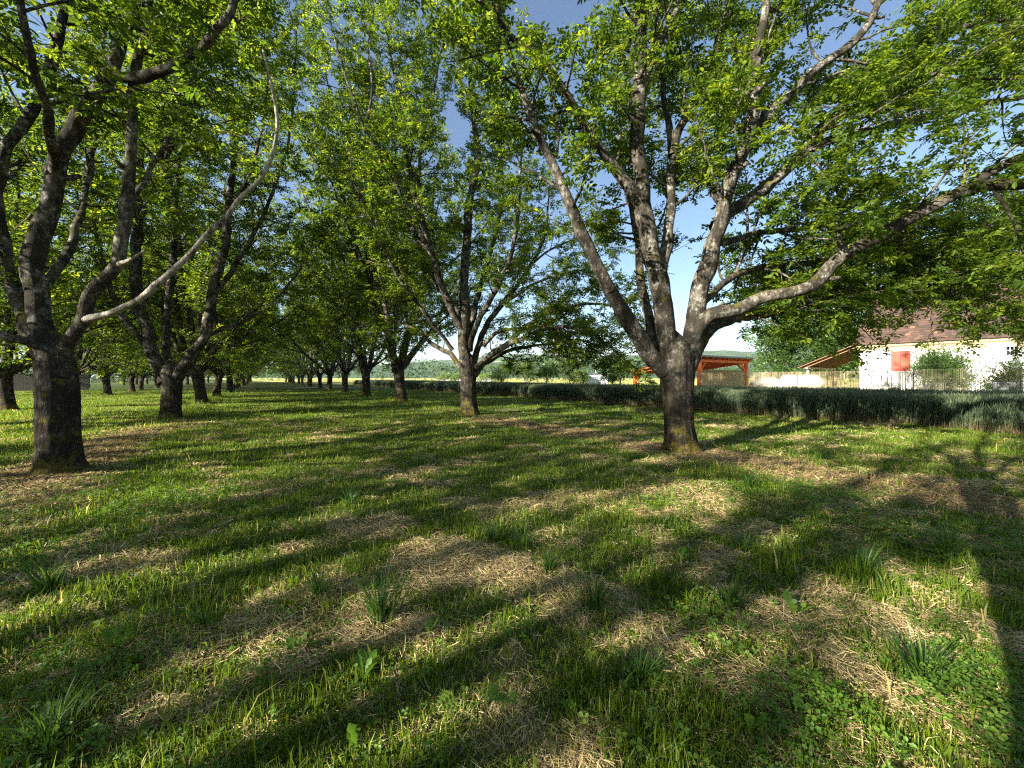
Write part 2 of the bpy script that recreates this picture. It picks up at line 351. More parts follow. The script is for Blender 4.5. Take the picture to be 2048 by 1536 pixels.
# ------------------------------------------------------------------ trees
def leaflets(P, D, N, s, rng, style):
    """compound leaves at P along D, face normal N, length s -> verts, faces, random attr"""
    n = len(P); Sd = np.cross(D, N)
    if style == 'full':   spec = [(.30, 1, .62), (.30, -1, .62), (.58, 1, .72), (.58, -1, .72), (.84, 1, .70), (.84, -1, .70), (.95, 0, .85)]; wk = 0.52
    elif style == 'mid':  spec = [(.35, 1, .85), (.35, -1, .85), (.75, 1, .85), (.75, -1, .85), (.9, 0, 1.0)]; wk = 0.52
    else:                 spec = [(.3, 1, 1.25), (.6, -1, 1.25), (.7, 0, 1.3)]; wk = 0.6
    VV, RR = [], []
    base = rng.random(n)
    for t, sd, lk in spec:
        b = P + D * (s * t)[:, None]
        d = D * (0.45 if sd else 1.0) + Sd * (0.85 * sd) + rng.normal(0, 0.22, (n, 3)); d[:, 2] -= 0.10
        d /= np.linalg.norm(d, axis=1)[:, None]
        nn = N + rng.normal(0, 0.38, (n, 3)); w = np.cross(d, nn); w /= np.linalg.norm(w, axis=1)[:, None] + 1e-9; nn = np.cross(w, d)
        L = (s * 0.5 * lk * rng.uniform(.75, 1.25, n))[:, None]; Wd = L * wk * rng.uniform(.85, 1.15, n)[:, None]
        rr = np.clip(base * 0.75 + rng.random(n) * 0.35 - 0.05, 0, 1)
        if style == 'far':
            q = np.stack([b, b + d * L * .5 + w * Wd * .5, b + d * L, b + d * L * .5 - w * Wd * .5], 1)
        else:
            up = nn * (Wd * 0.13); tip = b + d * L - nn * (L * 0.10)
            q = np.stack([b, b + d * L * .33 + w * Wd * .46 + up, b + d * L * .68 + w * Wd * .40 + up * .7, tip, b + d * L * .68 - w * Wd * .40 + up * .7, b + d * L * .33 - w * Wd * .46 + up], 1)
        VV.append(q); RR.append(np.repeat(rr[:, None], q.shape[1], 1))
    V = np.concatenate(VV); k = V.shape[1]; i = np.arange(len(V))[:, None] * k
    Q = i + np.array([[0, 1, 2, 3]]) if k == 4 else np.concatenate([i + np.array([[0, 1, 2, 3]]), i + np.array([[0, 3, 4, 5]])])
    return V.reshape(-1, 3), Q, np.concatenate(RR).ravel()

def unit(v): return v / (np.linalg.norm(v) + 1e-9)

def smooth_path(pts, step=0.16, jit=0.0, rng=None):
    pts = np.asarray(pts, float)
    P = np.vstack([2 * pts[0] - pts[1], pts, 2 * pts[-1] - pts[-2]]); out = []
    for i in range(1, len(P) - 2):
        L = np.linalg.norm(P[i + 1] - P[i]); m = max(2, int(L / step)); t = np.linspace(0, 1, m, endpoint=False)[:, None]
        p0, p1, p2, p3 = P[i - 1], P[i], P[i + 1], P[i + 2]
        out.append(0.5 * (2 * p1 + (p2 - p0) * t + (2 * p0 - 5 * p1 + 4 * p2 - p3) * t ** 2 + (3 * p1 - p0 - 3 * p2 + p3) * t ** 3))
    out.append(pts[-1:]); Q = np.concatenate(out)
    if jit and rng is not None and len(Q) > 6:
        j = rng.normal(0, jit, Q.shape); j[:2] = 0; k = np.array([.25, .5, .25])
        for a in range(3): j[:, a] = np.convolve(np.convolve(j[:, a], k, 'same'), k, 'same')
        Q = Q + j
    return Q

def wander(rng, p, d, L, step, curl, up):
    n = max(3, int(L / step)); P = [np.array(p, float)]; d = unit(np.array(d, float)); R3 = rng.normal(0, curl, (n, 3))
    for i in range(n):
        d = d + R3[i]; d[2] += up; d = unit(d); P.append(P[-1] + d * step)
    return np.array(P)

class Tree:
    """a walnut: bole, limbs, finer wood and leaves, in coordinates local to the base"""
    def __init__(s, seed, style='full', leaf=0.27, dens=1.0, twigs=1.0, avoid=None):
        s.rng = np.random.default_rng(seed); s.seed = seed; s.style = style; s.leaf = leaf; s.dens = dens; s.tw = twigs
        s.limbs = []; s.LP = []; s.LD = []; s.avoid = avoid; s.keep = None; s.bole = Geo()
        s.fine = style != 'far'
    def make_bole(s, pts, rads, sides=72, flare=0.62, lobes=5, rough=0.05):
        P = smooth_path(pts, 0.035 if sides > 20 else .09); z = P[:, 2] - P[0, 2]
        f = np.linspace(0, 1, len(pts)); L = np.concatenate([[0], np.cumsum(np.linalg.norm(np.diff(np.asarray(pts, float), axis=0), axis=1))]); l2 = np.concatenate([[0], np.cumsum(np.linalg.norm(np.diff(P, axis=0), axis=1))])
        r = np.interp(l2 / l2[-1], L / L[-1], rads)
        V, Q = tube(P, r, sides, rough, s.seed)
        a = np.tile(np.arange(sides) * 2 * np.pi / sides, len(P)); zz = np.repeat(z, sides)
        k = 1 + np.exp(-np.maximum(zz, 0) / 0.16) * flare * 1.25 * (0.35 + 0.65 * np.cos(lobes * .5 * a + s.seed) ** 2 * (1 + .5 * np.sin(2 * a + s.seed * 2)))
        if sides > 20:
            ca, sa = np.cos(a), np.sin(a)
            k *= 1 + 0.16 * (fbm(ca * 1.6 + zz * 1.3 + s.seed, sa * 1.6 - zz * .9, 3, 3) - .5) + 0.10 * (fbm(ca * 5.5 + zz * .6, sa * 5.5 + zz * .5 + s.seed, 7, 3) - .5)
            k *= 1 + 0.085 * (fbm(ca * 13 + zz * 1.1 + 5, sa * 13 - zz * 1.4, 11, 2) - .5)
        c = np.repeat(P, sides, 0); m = len(c); V[:m] = c + (V[:m] - c) * k[:, None]
        s.bole.add(V, Q); s.P = P
    def collar(s, p, r, d=(0, 0, 1)):
        """the swollen ring round a pruned branch"""
        d = unit(np.array(d, float)); a = np.arange(10) / 10 * 2 * np.pi
        u = unit(np.cross(d, (0.3, 0.2, 0.9))); w = np.cross(d, u)
        rings = [(1.5, -0.5), (1.25, 0.25), (0.9, 0.45), (0.55, 0.2), (0.1, 0.1)]
        V = np.concatenate([p + d * r * h + (np.cos(a)[:, None] * u + np.sin(a)[:, None] * w) * r * k for k, h in rings])
        i = np.arange(4)[:, None] * 10; j = np.arange(10)[None]; kk = (j + 1) % 10
        return V, np.stack([i + j, i + kk, i + 10 + kk, i + 10 + j], -1).reshape(-1, 4)
    def limb(s, pts, r0, r1, bare=1.6, ext=0, spacing=0.34, blen=(0.9, 2.4), dead=False, sides=14, part=True, jit=0.03, collars=(), updir=0.15, rough=0.09):
        rng = s.rng; P = smooth_path(pts, 0.14 if sides > 8 else 0.3, jit, rng)
        if s.keep is not None:
            ok = s.keep(P); m = len(P) if ok.all() else int(np.argmin(ok))
            if m < 6: return P
            if m < len(P): P = P[:m]; ext = 0
        n0 = len(P)
        if ext and s.keep is None:
            d = unit(P[-1] - P[-4]); E_ = wander(rng, P[-1], d, ext, 0.3, 0.07, 0.03); P = np.vstack([P, E_[1:]])
        l = np.concatenate([[0], np.cumsum(np.linalg.norm(np.diff(P, axis=0), axis=1))])
        r = np.interp(l, [0, l[n0 - 1], l[-1] + 1e-6], [r0, r1, 0.018 if ext else r1]) if ext and len(P) > n0 else np.interp(l, [0, l[-1]], [r0, r1])
        r = r * (1 + 0.28 * np.exp(-l / 0.25))
        stubs = []
        if sides >= 10:                                                 # swellings, scars and broken stubs along old wood
            for q in range(int(l[-1] * .9)):
                l0 = rng.uniform(.5, l[-1]); r = r * (1 + rng.uniform(.05, .24) * np.exp(-((l - l0) / rng.uniform(.06, .16)) ** 2))
                if rng.random() < .55: stubs.append(l0)
            r = r * (1 + .10 * (fbm(l * 2.2 + s.seed, l * 0 + len(s.limbs), 5, 3) - .5) * 2)
        g = Geo(); V, Q = tube(P, r, sides, rough if sides > 8 else 0, s.seed + len(s.limbs)); g.add(V, Q)
        for l0 in stubs:
            i = min(int(np.searchsorted(l, l0)), len(P) - 2); T_ = unit(P[i + 1] - P[i]); q = rng.normal(0, 1, 3); q = unit(q - T_ * (q @ T_)); rr = min(r[i] * rng.uniform(.25, .5), .05); L_ = r[i] + rng.uniform(.03, .16)
            V, Q = tube(np.array([P[i], P[i] + q * L_ * .6 + T_ * .01, P[i] + (q + T_ * .35) * L_]), np.array([rr * 1.5, rr * 1.05, rr * .7]), 7); g.add(V, Q)
        for q, rr in collars:
            k = int(np.argmin(np.linalg.norm(P - q, axis=1))); dd = unit(np.array([-P[k, 0] * 0 - 0.35, -1, 0.1]));
            V, Q = s.collar(P[k] + dd * r[k] * 0.9, rr, dd); g.add(V, Q)
        s.limbs.append((g, dead, part))
        if dead: return P
        s.clothe(g, P, r, l, bare, spacing, blen, updir)
        return P
    def clothe(s, g, P, r, l, bare, spacing, blen, updir):
        rng = s.rng; L = l[-1]; t = bare + rng.random() * spacing
        ax = unit(P[-1] - P[0])
        while t < L:
            i = min(int(np.searchsorted(l, t)), len(P) - 2); T = unit(P[i + 1] - P[i])
            q = rng.normal(0, 1, 3); q = unit(q - T * (q @ T))
            d = T * rng.uniform(.25, .8) + q; d[2] += updir
            rel = t / L; bl = rng.uniform(*blen) * (1.15 - 0.55 * rel)
            s.branch(g, P[i], d, bl, min(r[i] * 0.5, 0.012 + 0.011 * bl))
            t += spacing * rng.uniform(.6, 1.5)
        s.branch(g, P[-1], unit(P[-1] - P[-2]), 0.9, min(r[-1], 0.02))
    def branch(s, g, p, d, L, r0):
        rng = s.rng
        B = wander(rng, p, d, L, 0.22 if s.fine else 0.4, 0.14, 0.02)
        if s.avoid is not None and np.min(np.linalg.norm(B - s.avoid, axis=1)) < 2.6: return
        if s.keep is not None and not s.keep(B).all(): return
        V, Q = tube(B, np.linspace(r0, 0.007, len(B)), 5 if s.fine else 3); g.add(V, Q)
        t = 0.25 * L; st = (0.23 if s.fine else 0.5) / s.tw
        seg = L / (len(B) - 1)
        while t < L + 0.01:
            i = min(int(t / seg), len(B) - 2); T = unit(B[i + 1] - B[i]); q = rng.normal(0, 1, 3); q = unit(q - T * (q @ T))
            tl = rng.uniform(.25, .7); dd = unit(T * 0.7 + q * 0.9 + np.array([0, 0, 0.1]))
            s.twig(g, B[i], dd, tl); t += st * rng.uniform(.6, 1.4)
        s.twig(g, B[-1], unit(B[-1] - B[-2]), 0.4)
    def twig(s, g, p, d, L):
        rng = s.rng; e = p + d * L * 0.55 + rng.normal(0, .05, 3); f = e + (d * 0.8 + np.array([0, 0, 0.15])) * L * 0.45
        if s.fine:
            V, Q = tube(np.array([p, e, f]), np.array([0.007, 0.0055, 0.004]), 3); g.add(V, Q)
        k = max(2, int(rng.poisson(L * 15 * s.dens) if s.fine else 2 * s.dens))
        tt = rng.uniform(.25, 1.0, k)
        for t in tt:
            b = p + (e - p) * (t / .55) if t < .55 else e + (f - e) * ((t - .55) / .45)
            s.LP.append(b); q = rng.normal(0, 1, 3); q[2] *= 0.45; s.LD.append(d * 0.6 + q * 0.75)
    def finish(s, root):
        s.bole.build('trunk', BOLE, root, True)
        for g, dead, part in s.limbs:
            o = g.build('dead_branch' if dead else 'limb', DEAD if dead else LIMB, root, True)
            if dead: o['label'] = 'bleached dead branch without leaves'
        if s.LP:
            rng = s.rng; P = np.array(s.LP); D = np.array(s.LD); D[:, 2] -= 0.12; D /= np.linalg.norm(D, axis=1)[:, None]
            if s.avoid is not None:
                k = np.linalg.norm(P - s.avoid, axis=1) > 2.6; P = P[k]; D = D[k]
            if s.keep is not None: k = s.keep(P); P = P[k]; D = D[k]
            N = np.tile([0, 0, 1.0], (len(P), 1)) + rng.normal(0, .35, (len(P), 3)); N -= D * np.sum(N * D, 1)[:, None]; N /= np.linalg.norm(N, axis=1)[:, None]
            V, Q, a = leaflets(P, D, N, s.leaf * rng.uniform(.7, 1.25, len(P)), rng, s.style)
            mesh('crown', V, Q, LEAF, root, False, {'rnd': a})
    def finish_plain(s, root):
        """bole and limbs in one trunk mesh, for the trees further down the rows"""
        for g, dead, part in s.limbs:
            s.bole.v += g.v
            for k, ps in g.f.items(): s.bole.f.setdefault(k, []).extend([p + s.bole.n for p in ps])
            s.bole.n += g.n
        s.limbs = []; s.finish(root)

def px_path(base, pts):
    """photo traces with a distance of their own -> points local to the tree base"""
    return [at(*p) - base for p in pts]

def hero(seed, X, Y, label, bole, brad, limbs, **kw):
    rs = math.cos(math.atan2(abs(X), Y)) ** .95           # a bole seen off-axis looks wider than it is
    z = float(gh(np.array(X), np.array(Y))) - 0.04
    base = np.array([X, Y, z]); root = empty('walnut_tree', tuple(base), 0, label, 'tree', 'walnut trees of the orchard')
    T = Tree(seed, avoid=np.array([0, 0, 1.6]) - base, **kw)
    T.make_bole([at(*p) - base for p in bole], [q * rs for q in brad])
    for lb in limbs:
        lb = dict(lb); pts = lb.pop('p'); lb['r0'] *= rs; lb['r1'] *= rs; lb['collars'] = [(at(*q) - base, r) for q, r in lb.pop('knots', ())]
        T.limb([at(*p) - base for p in pts], **lb)
    return T, root

# --- the big tree in front of the wheat
Y0 = 8.2
T, root = hero(11, 3.58, Y0, 'thick mossy walnut tree before the wheat, the orange carport behind its trunk',
    [(1360, 912, Y0), (1359, 885, Y0), (1357, 840, Y0), (1355, 790, Y0), (1353, 745, Y0), (1352, 712, Y0), (1352, 690, Y0)],
    [0.38, 0.33, 0.31, 0.325, 0.375, 0.41, 0.34],
    [dict(p=[(1332, 740, Y0), (1302, 711, Y0 - .05), (1278, 670, Y0 - .2), (1260, 640, Y0 - .3), (1238, 611, Y0 - .4), (1220, 580, Y0 - .5), (1174, 496, Y0 - .6), (1153, 440, Y0 - .7), (1128, 389, Y0 - .7), (1102, 327, Y0 - .7), (1072, 256, Y0 - .8), (1040, 180, Y0 - .8)], r0=.20, r1=.055, bare=3.2, ext=3, knots=[((1217, 582, Y0 - .5), .07)]),
     dict(p=[(1284, 400, Y0), (1265, 380, Y0 - .1), (1240, 353, Y0 - .2), (1205, 302, Y0 - .4), (1174, 256, Y0 - .5), (1148, 210, Y0 - .6), (1112, 158, Y0 - .7), (1077, 112, Y0 - .8), (1030, 77, Y0 - .9), (1005, 46, Y0 - .9)], r0=.13, r1=.05, bare=1.6, ext=3),
     dict(p=[(1340, 735, Y0), (1336, 697, Y0), (1329, 653, Y0), (1324, 609, Y0), (1318, 572, Y0), (1314, 542, Y0), (1297, 471, Y0), (1284, 409, Y0), (1279, 333, Y0), (1276, 230, Y0), (1279, 153, Y0), (1281, 77, Y0), (1279, 0, Y0), (1282, -110, Y0 + .2), (1290, -240, Y0 + .4)], r0=.235, r1=.08, bare=4.0, ext=3.5),
     dict(p=[(1280, 165, Y0), (1294, 148, Y0), (1327, 77, Y0 - .2), (1358, 10, Y0 - .4), (1385, -70, Y0 - .5)], r0=.085, r1=.04, bare=.6, ext=2.5),
     dict(p=[(1318, 560, Y0), (1332, 495, Y0 + .2), (1338, 430, Y0 + .3), (1343, 328, Y0 + .5), (1358, 261, Y0 + .6), (1392, 200, Y0 + .8), (1425, 143, Y0 + 1), (1440, 92, Y0 + 1.1), (1450, 30, Y0 + 1.3)], r0=.125, r1=.06, bare=1.5, ext=3),
     dict(p=[(1346, 310, Y0 + .5), (1336, 240, Y0 + .6), (1325, 174, Y0 + .7), (1318, 110, Y0 + .9)], r0=.09, r1=.05, bare=.8, ext=3),
     dict(p=[(1330, 730, Y0 + .15), (1306, 677, Y0 + .35), (1300, 640, Y0 + .5), (1290, 604, Y0 + .8), (1281, 573, Y0 + 1.1), (1279, 512, Y0 + 1.6), (1268, 440, Y0 + 2.2), (1250, 360, Y0 + 2.8), (1240, 270, Y0 + 3.3)], r0=.125, r1=.06, bare=2.6, ext=3),
     dict(p=[(1366, 745, Y0), (1380, 716, Y0 - .05), (1383, 677, Y0 - .1), (1391, 633, Y0 - .1), (1399, 597, Y0 - .1), (1404, 568, Y0 - .15), (1425, 491, Y0 - .2), (1440, 450, Y0 - .25), (1450, 399, Y0 - .3), (1471, 338, Y0 - .4), (1491, 292, Y0 - .5), (1504, 230, Y0 - .6), (1507, 169, Y0 - .7), (1522, 92, Y0 - .8), (1532, 25, Y0 - .9), (1540, -80, Y0 - .9)], r0=.225, r1=.06, bare=3.2, ext=3),
     dict(p=[(1434, 455, Y0 - .2), (1455, 428, Y0), (1491, 404, Y0), (1537, 368, Y0 + .1), (1599, 312, Y0 + .2), (1645, 256, Y0 + .3), (1716, 215, Y0 + .5), (1819, 169, Y0 + .7), (1947, 113, Y0 + .8), (2044, 87, Y0 + .8), (2120, 60, Y0 + .8)], r0=.15, r1=.07, bare=2.0, ext=3),
     dict(p=[(1491, 292, Y0 - .5), (1510, 268, Y0 - .4), (1542, 225, Y0 - .4), (1609, 159, Y0 - .4), (1660, 118, Y0 - .4), (1716, 77, Y0 - .4), (1742, 36, Y0 - .5), (1775, -30, Y0 - .5)], r0=.12, r1=.06, bare=1.0, ext=3),
     dict(p=[(1599, 312, Y0 + .2), (1640, 290, Y0 + .3), (1716, 266, Y0 + .5), (1819, 240, Y0 + .8), (1972, 205, Y0 + 1.2), (2080, 190, Y0 + 1.4)], r0=.09, r1=.05, bare=.8, ext=2.5),
     dict(p=[(1645, 256, Y0 + .3), (1700, 200, Y0 + .5), (1757, 159, Y0 + .8), (1840, 105, Y0 + 1.2), (1921, 61, Y0 + 1.5), (2044, 31, Y0 + 1.8)], r0=.09, r1=.05, bare=.8, ext=2.5),
     dict(p=[(1372, 710, Y0 - .1), (1394, 658, Y0 - .2), (1419, 633, Y0 - .3), (1456, 623, Y0 - .4), (1492, 614, Y0 - .5), (1527, 597, Y0 - .6), (1561, 587, Y0 - .7), (1600, 580, Y0 - .8), (1634, 564, Y0 - .9), (1665, 532, Y0 - 1), (1716, 491, Y0 - 1.2), (1768, 466, Y0 - 1.4), (1829, 435, Y0 - 1.6), (1896, 399, Y0 - 1.8), (1947, 379, Y0 - 2), (2044, 366, Y0 - 2.2), (2130, 345, Y0 - 2.3)], r0=.155, r1=.085, bare=3.6, ext=2, spacing=.5, blen=(.8, 1.9), updir=.35),
     dict(p=[(1935, 384, Y0 - 1.95), (1975, 345, Y0 - 2.05), (2048, 312, Y0 - 2.3), (2120, 285, Y0 - 2.5)], r0=.085, r1=.06, bare=.3, ext=1.5),
     dict(p=[(1686, 514, Y0 - 1.1), (1678, 480, Y0 - 1.15), (1676, 445, Y0 - 1.3), (1681, 389, Y0 - 1.5), (1660, 355, Y0 - 1.6), (1635, 328, Y0 - 1.7)], r0=.045, r1=.022, bare=.3, spacing=.25, blen=(.5, 1.2), sides=8),
     dict(p=[(1380, 722, Y0 + .1), (1400, 692, Y0 + .2), (1414, 665, Y0 + .4), (1444, 645, Y0 + .6), (1483, 633, Y0 + .9), (1536, 621, Y0 + 1.3), (1595, 606, Y0 + 1.7), (1668, 594, Y0 + 2.1), (1760, 580, Y0 + 2.5), (1860, 572, Y0 + 2.8), (1960, 585, Y0 + 3.0), (2050, 610, Y0 + 3.1)], r0=.135, r1=.06, bare=1.6, ext=2.5, updir=.2, spacing=.28, blen=(.6, 1.5)),
     dict(p=[(1400, 610, Y0), (1420, 594, Y0 + .4), (1445, 568, Y0 + .7), (1481, 548, Y0 + 1), (1563, 532, Y0 + 1.5), (1665, 522, Y0 + 2), (1768, 512, Y0 + 2.4), (1880, 500, Y0 + 2.7), (1990, 515, Y0 + 2.9)], r0=.085, r1=.05, bare=1.2, ext=2.5, updir=-.05, spacing=.3),
     dict(p=[(1798, 508, Y0 + 2.4), (1860, 545, Y0 + 2.5), (1930, 585, Y0 + 2.7), (2010, 612, Y0 + 2.9), (2090, 640, Y0 + 3.1)], r0=.04, r1=.02, bare=.3, ext=1, updir=-.05, spacing=.2, sides=8, blen=(.8, 1.7)),
     dict(p=[(1432, 488, Y0), (1476, 476, Y0 + .5), (1537, 463, Y0 + 1), (1614, 455, Y0 + 1.5), (1696, 440, Y0 + 2), (1798, 450, Y0 + 2.4), (1900, 440, Y0 + 2.8), (2010, 455, Y0 + 3.1)], r0=.07, r1=.045, bare=1.0, ext=2.5, updir=0, spacing=.3),
     dict(p=[(1483, 633, Y0 + .9), (1560, 625, Y0 + 1.8), (1650, 585, Y0 + 2.6), (1760, 555, Y0 + 3.2), (1880, 540, Y0 + 3.7), (2000, 535, Y0 + 4.0), (2100, 520, Y0 + 4.2)], r0=.07, r1=.035, bare=.9, ext=2, updir=.22, spacing=.22, sides=10, blen=(1.0, 2.6)),
     dict(p=[(1563, 532, Y0 + 1.5), (1650, 515, Y0 + 2.6), (1750, 500, Y0 + 3.4), (1870, 480, Y0 + 4.0), (2000, 470, Y0 + 4.4), (2110, 450, Y0 + 4.6)], r0=.06, r1=.035, bare=.6, ext=2, updir=.0, spacing=.22, sides=10, blen=(1.0, 2.6)),
     dict(p=[(1450, 418, Y0 - .25), (1424, 384, Y0 + .3), (1412, 330, Y0 + .8), (1440, 270, Y0 + 1.3), (1470, 210, Y0 + 1.8)], r0=.07, r1=.04, bare=.9, ext=2.5, sides=10),
    ], leaf=0.255, dens=1.45)
T.finish(root)

# --- second tree of that row
Y0 = 16.4
T, root = hero(12, -1.79, Y0, 'walnut tree with a ringed pruning scar on its straight trunk, before the white polytunnel',
    [(940, 845, Y0), (939, 820, Y0), (937, 790, Y0), (937, 760, Y0), (937, 735, Y0), (936, 715, Y0)],
    [0.44, 0.37, 0.34, 0.34, 0.36, 0.28],
    [dict(p=[(934, 750, Y0), (930, 715, Y0 - .1), (927, 693, Y0 - .1), (927, 649, Y0 - .1), (929, 608, Y0 - .1), (927, 560, Y0), (933, 490, Y0), (939, 400, Y0), (955, 330, Y0), (947, 230, Y0 + .2), (940, 160, Y0 + .3), (945, 80, Y0 + .4)], r0=.26, r1=.06, bare=4.5, ext=2, knots=[((925, 690, Y0 - .1), .11)]),
     dict(p=[(926, 665, Y0 - .1), (912, 639, Y0 - .3), (896, 601, Y0 - .5), (883, 566, Y0 - .8), (868, 520, Y0 - 1), (845, 440, Y0 - 1.2), (825, 370, Y0 - 1.4), (810, 290, Y0 - 1.5), (800, 200, Y0 - 1.5), (780, 110, Y0 - 1.5), (770, 40, Y0 - 1.5)], r0=.16, r1=.045, bare=3, ext=1),
     dict(p=[(860, 500, Y0 - 1), (835, 480, Y0 - .6), (805, 400, Y0), (775, 330, Y0 + .4), (740, 250, Y0 + .6), (720, 170, Y0 + .7)], r0=.09, r1=.04, bare=1.5, ext=1.5),
     dict(p=[(868, 520, Y0 - 1), (825, 430, Y0 - 1.8), (780, 350, Y0 - 2.2), (735, 270, Y0 - 2.5), (700, 180, Y0 - 2.6), (672, 90, Y0 - 2.6)], r0=.08, r1=.035, bare=1.2, ext=1.2),
     dict(p=[(845, 440, Y0 - 1.2), (838, 350, Y0 - .6), (850, 250, Y0 - .2), (872, 160, Y0), (885, 90, Y0 + .1)], r0=.08, r1=.035, bare=1.0, ext=1),
     dict(p=[(905, 700, Y0 + .6), (860, 640, Y0), (800, 560, Y0 - .6), (755, 470, Y0 - 1), (715, 380, Y0 - 1.2), (690, 300, Y0 - 1.3)], r0=.09, r1=.035, bare=1.8, ext=1.2),
     dict(p=[(733, 245, Y0 - 2.5), (745, 170, Y0 - 2.2), (735, 100, Y0 - 2), (745, 40, Y0 - 1.9)], r0=.05, r1=.03, bare=.5, ext=.8, sides=8),
     dict(p=[(943, 745, Y0), (955, 696, Y0 + .2), (975, 646, Y0 + .5), (997, 617, Y0 + .8), (1028, 579, Y0 + 1.2), (1062, 530, Y0 + 1.6), (1088, 475, Y0 + 1.8), (1096, 410, Y0 + 1.9)], r0=.15, r1=.05, bare=2.4, ext=.6),
     dict(p=[(948, 750, Y0), (981, 712, Y0 + .3), (1016, 687, Y0 + .6), (1044, 658, Y0 + 1), (1092, 630, Y0 + 1.5), (1140, 614, Y0 + 2), (1187, 606, Y0 + 2.4), (1225, 612, Y0 + 2.7)], r0=.14, r1=.05, bare=2.4, ext=2, updir=-.05, spacing=.3),
     dict(p=[(968, 690, Y0 + .3), (990, 668, Y0), (1012, 660, Y0 - .3), (1035, 661, Y0 - .5)], r0=.09, r1=.06, bare=9, sides=10),
     dict(p=[(930, 745, Y0), (917, 730, Y0 + .3), (905, 712, Y0 + .6), (870, 690, Y0 + 1.2), (830, 660, Y0 + 1.6), (790, 640, Y0 + 2)], r0=.13, r1=.045, bare=1.6, ext=2, spacing=.32),
     dict(p=[(932, 690, Y0 + .1), (944, 640, Y0 + .6), (965, 560, Y0 + 1.1), (990, 470, Y0 + 1.5), (1005, 380, Y0 + 1.8), (1000, 280, Y0 + 2), (1010, 190, Y0 + 2.1)], r0=.14, r1=.05, bare=3, ext=2),
     dict(p=[(928, 650, Y0), (900, 600, Y0 + .8), (870, 560, Y0 + 1.6), (830, 470, Y0 + 2.4), (800, 390, Y0 + 2.8), (790, 300, Y0 + 3)], r0=.12, r1=.05, bare=2, ext=2),
     dict(p=[(940, 700, Y0), (950, 655, Y0 - .7), (985, 590, Y0 - 1.4), (1020, 520, Y0 - 2), (1035, 430, Y0 - 2.4), (1040, 330, Y0 - 2.6)], r0=.12, r1=.045, bare=2, ext=2),
     dict(p=[(1010, 605, Y0 + 1), (1060, 572, Y0 + .6), (1115, 552, Y0 + .2), (1170, 548, Y0), (1220, 575, Y0 - .1)], r0=.07, r1=.03, bare=.9, ext=1, updir=-.02, spacing=.22, sides=10, blen=(.9, 2.2)),
     dict(p=[(1044, 658, Y0 + 1), (1085, 655, Y0 + .4), (1130, 660, Y0), (1175, 690, Y0 - .3)], r0=.06, r1=.025, bare=.5, ext=.8, updir=-.1, spacing=.2, sides=8, blen=(.8, 1.8)),
     dict(p=[(1062, 530, Y0 + 1.6), (1100, 500, Y0 + 1.9), (1150, 480, Y0 + 2.2), (1200, 490, Y0 + 2.4)], r0=.06, r1=.03, bare=.6, ext=1, updir=.0, spacing=.24, sides=8, blen=(.9, 2.0)),
     dict(p=[(952, 735, Y0 - .2), (1000, 700, Y0 - .6), (1060, 670, Y0 - 1), (1120, 655, Y0 - 1.4), (1180, 665, Y0 - 1.7), (1215, 690, Y0 - 1.8)], r0=.11, r1=.04, bare=1.6, ext=1.2, updir=-.05, spacing=.26),
     dict(p=[(945, 740, Y0 + .2), (975, 725, Y0 + 1), (1020, 700, Y0 + 2), (1080, 690, Y0 + 3), (1140, 680, Y0 + 3.6), (1200, 690, Y0 + 4)], r0=.1, r1=.04, bare=1.2, ext=1.5, updir=-.08, spacing=.3),
    ], leaf=0.27, dens=1.35)
T.finish(root)

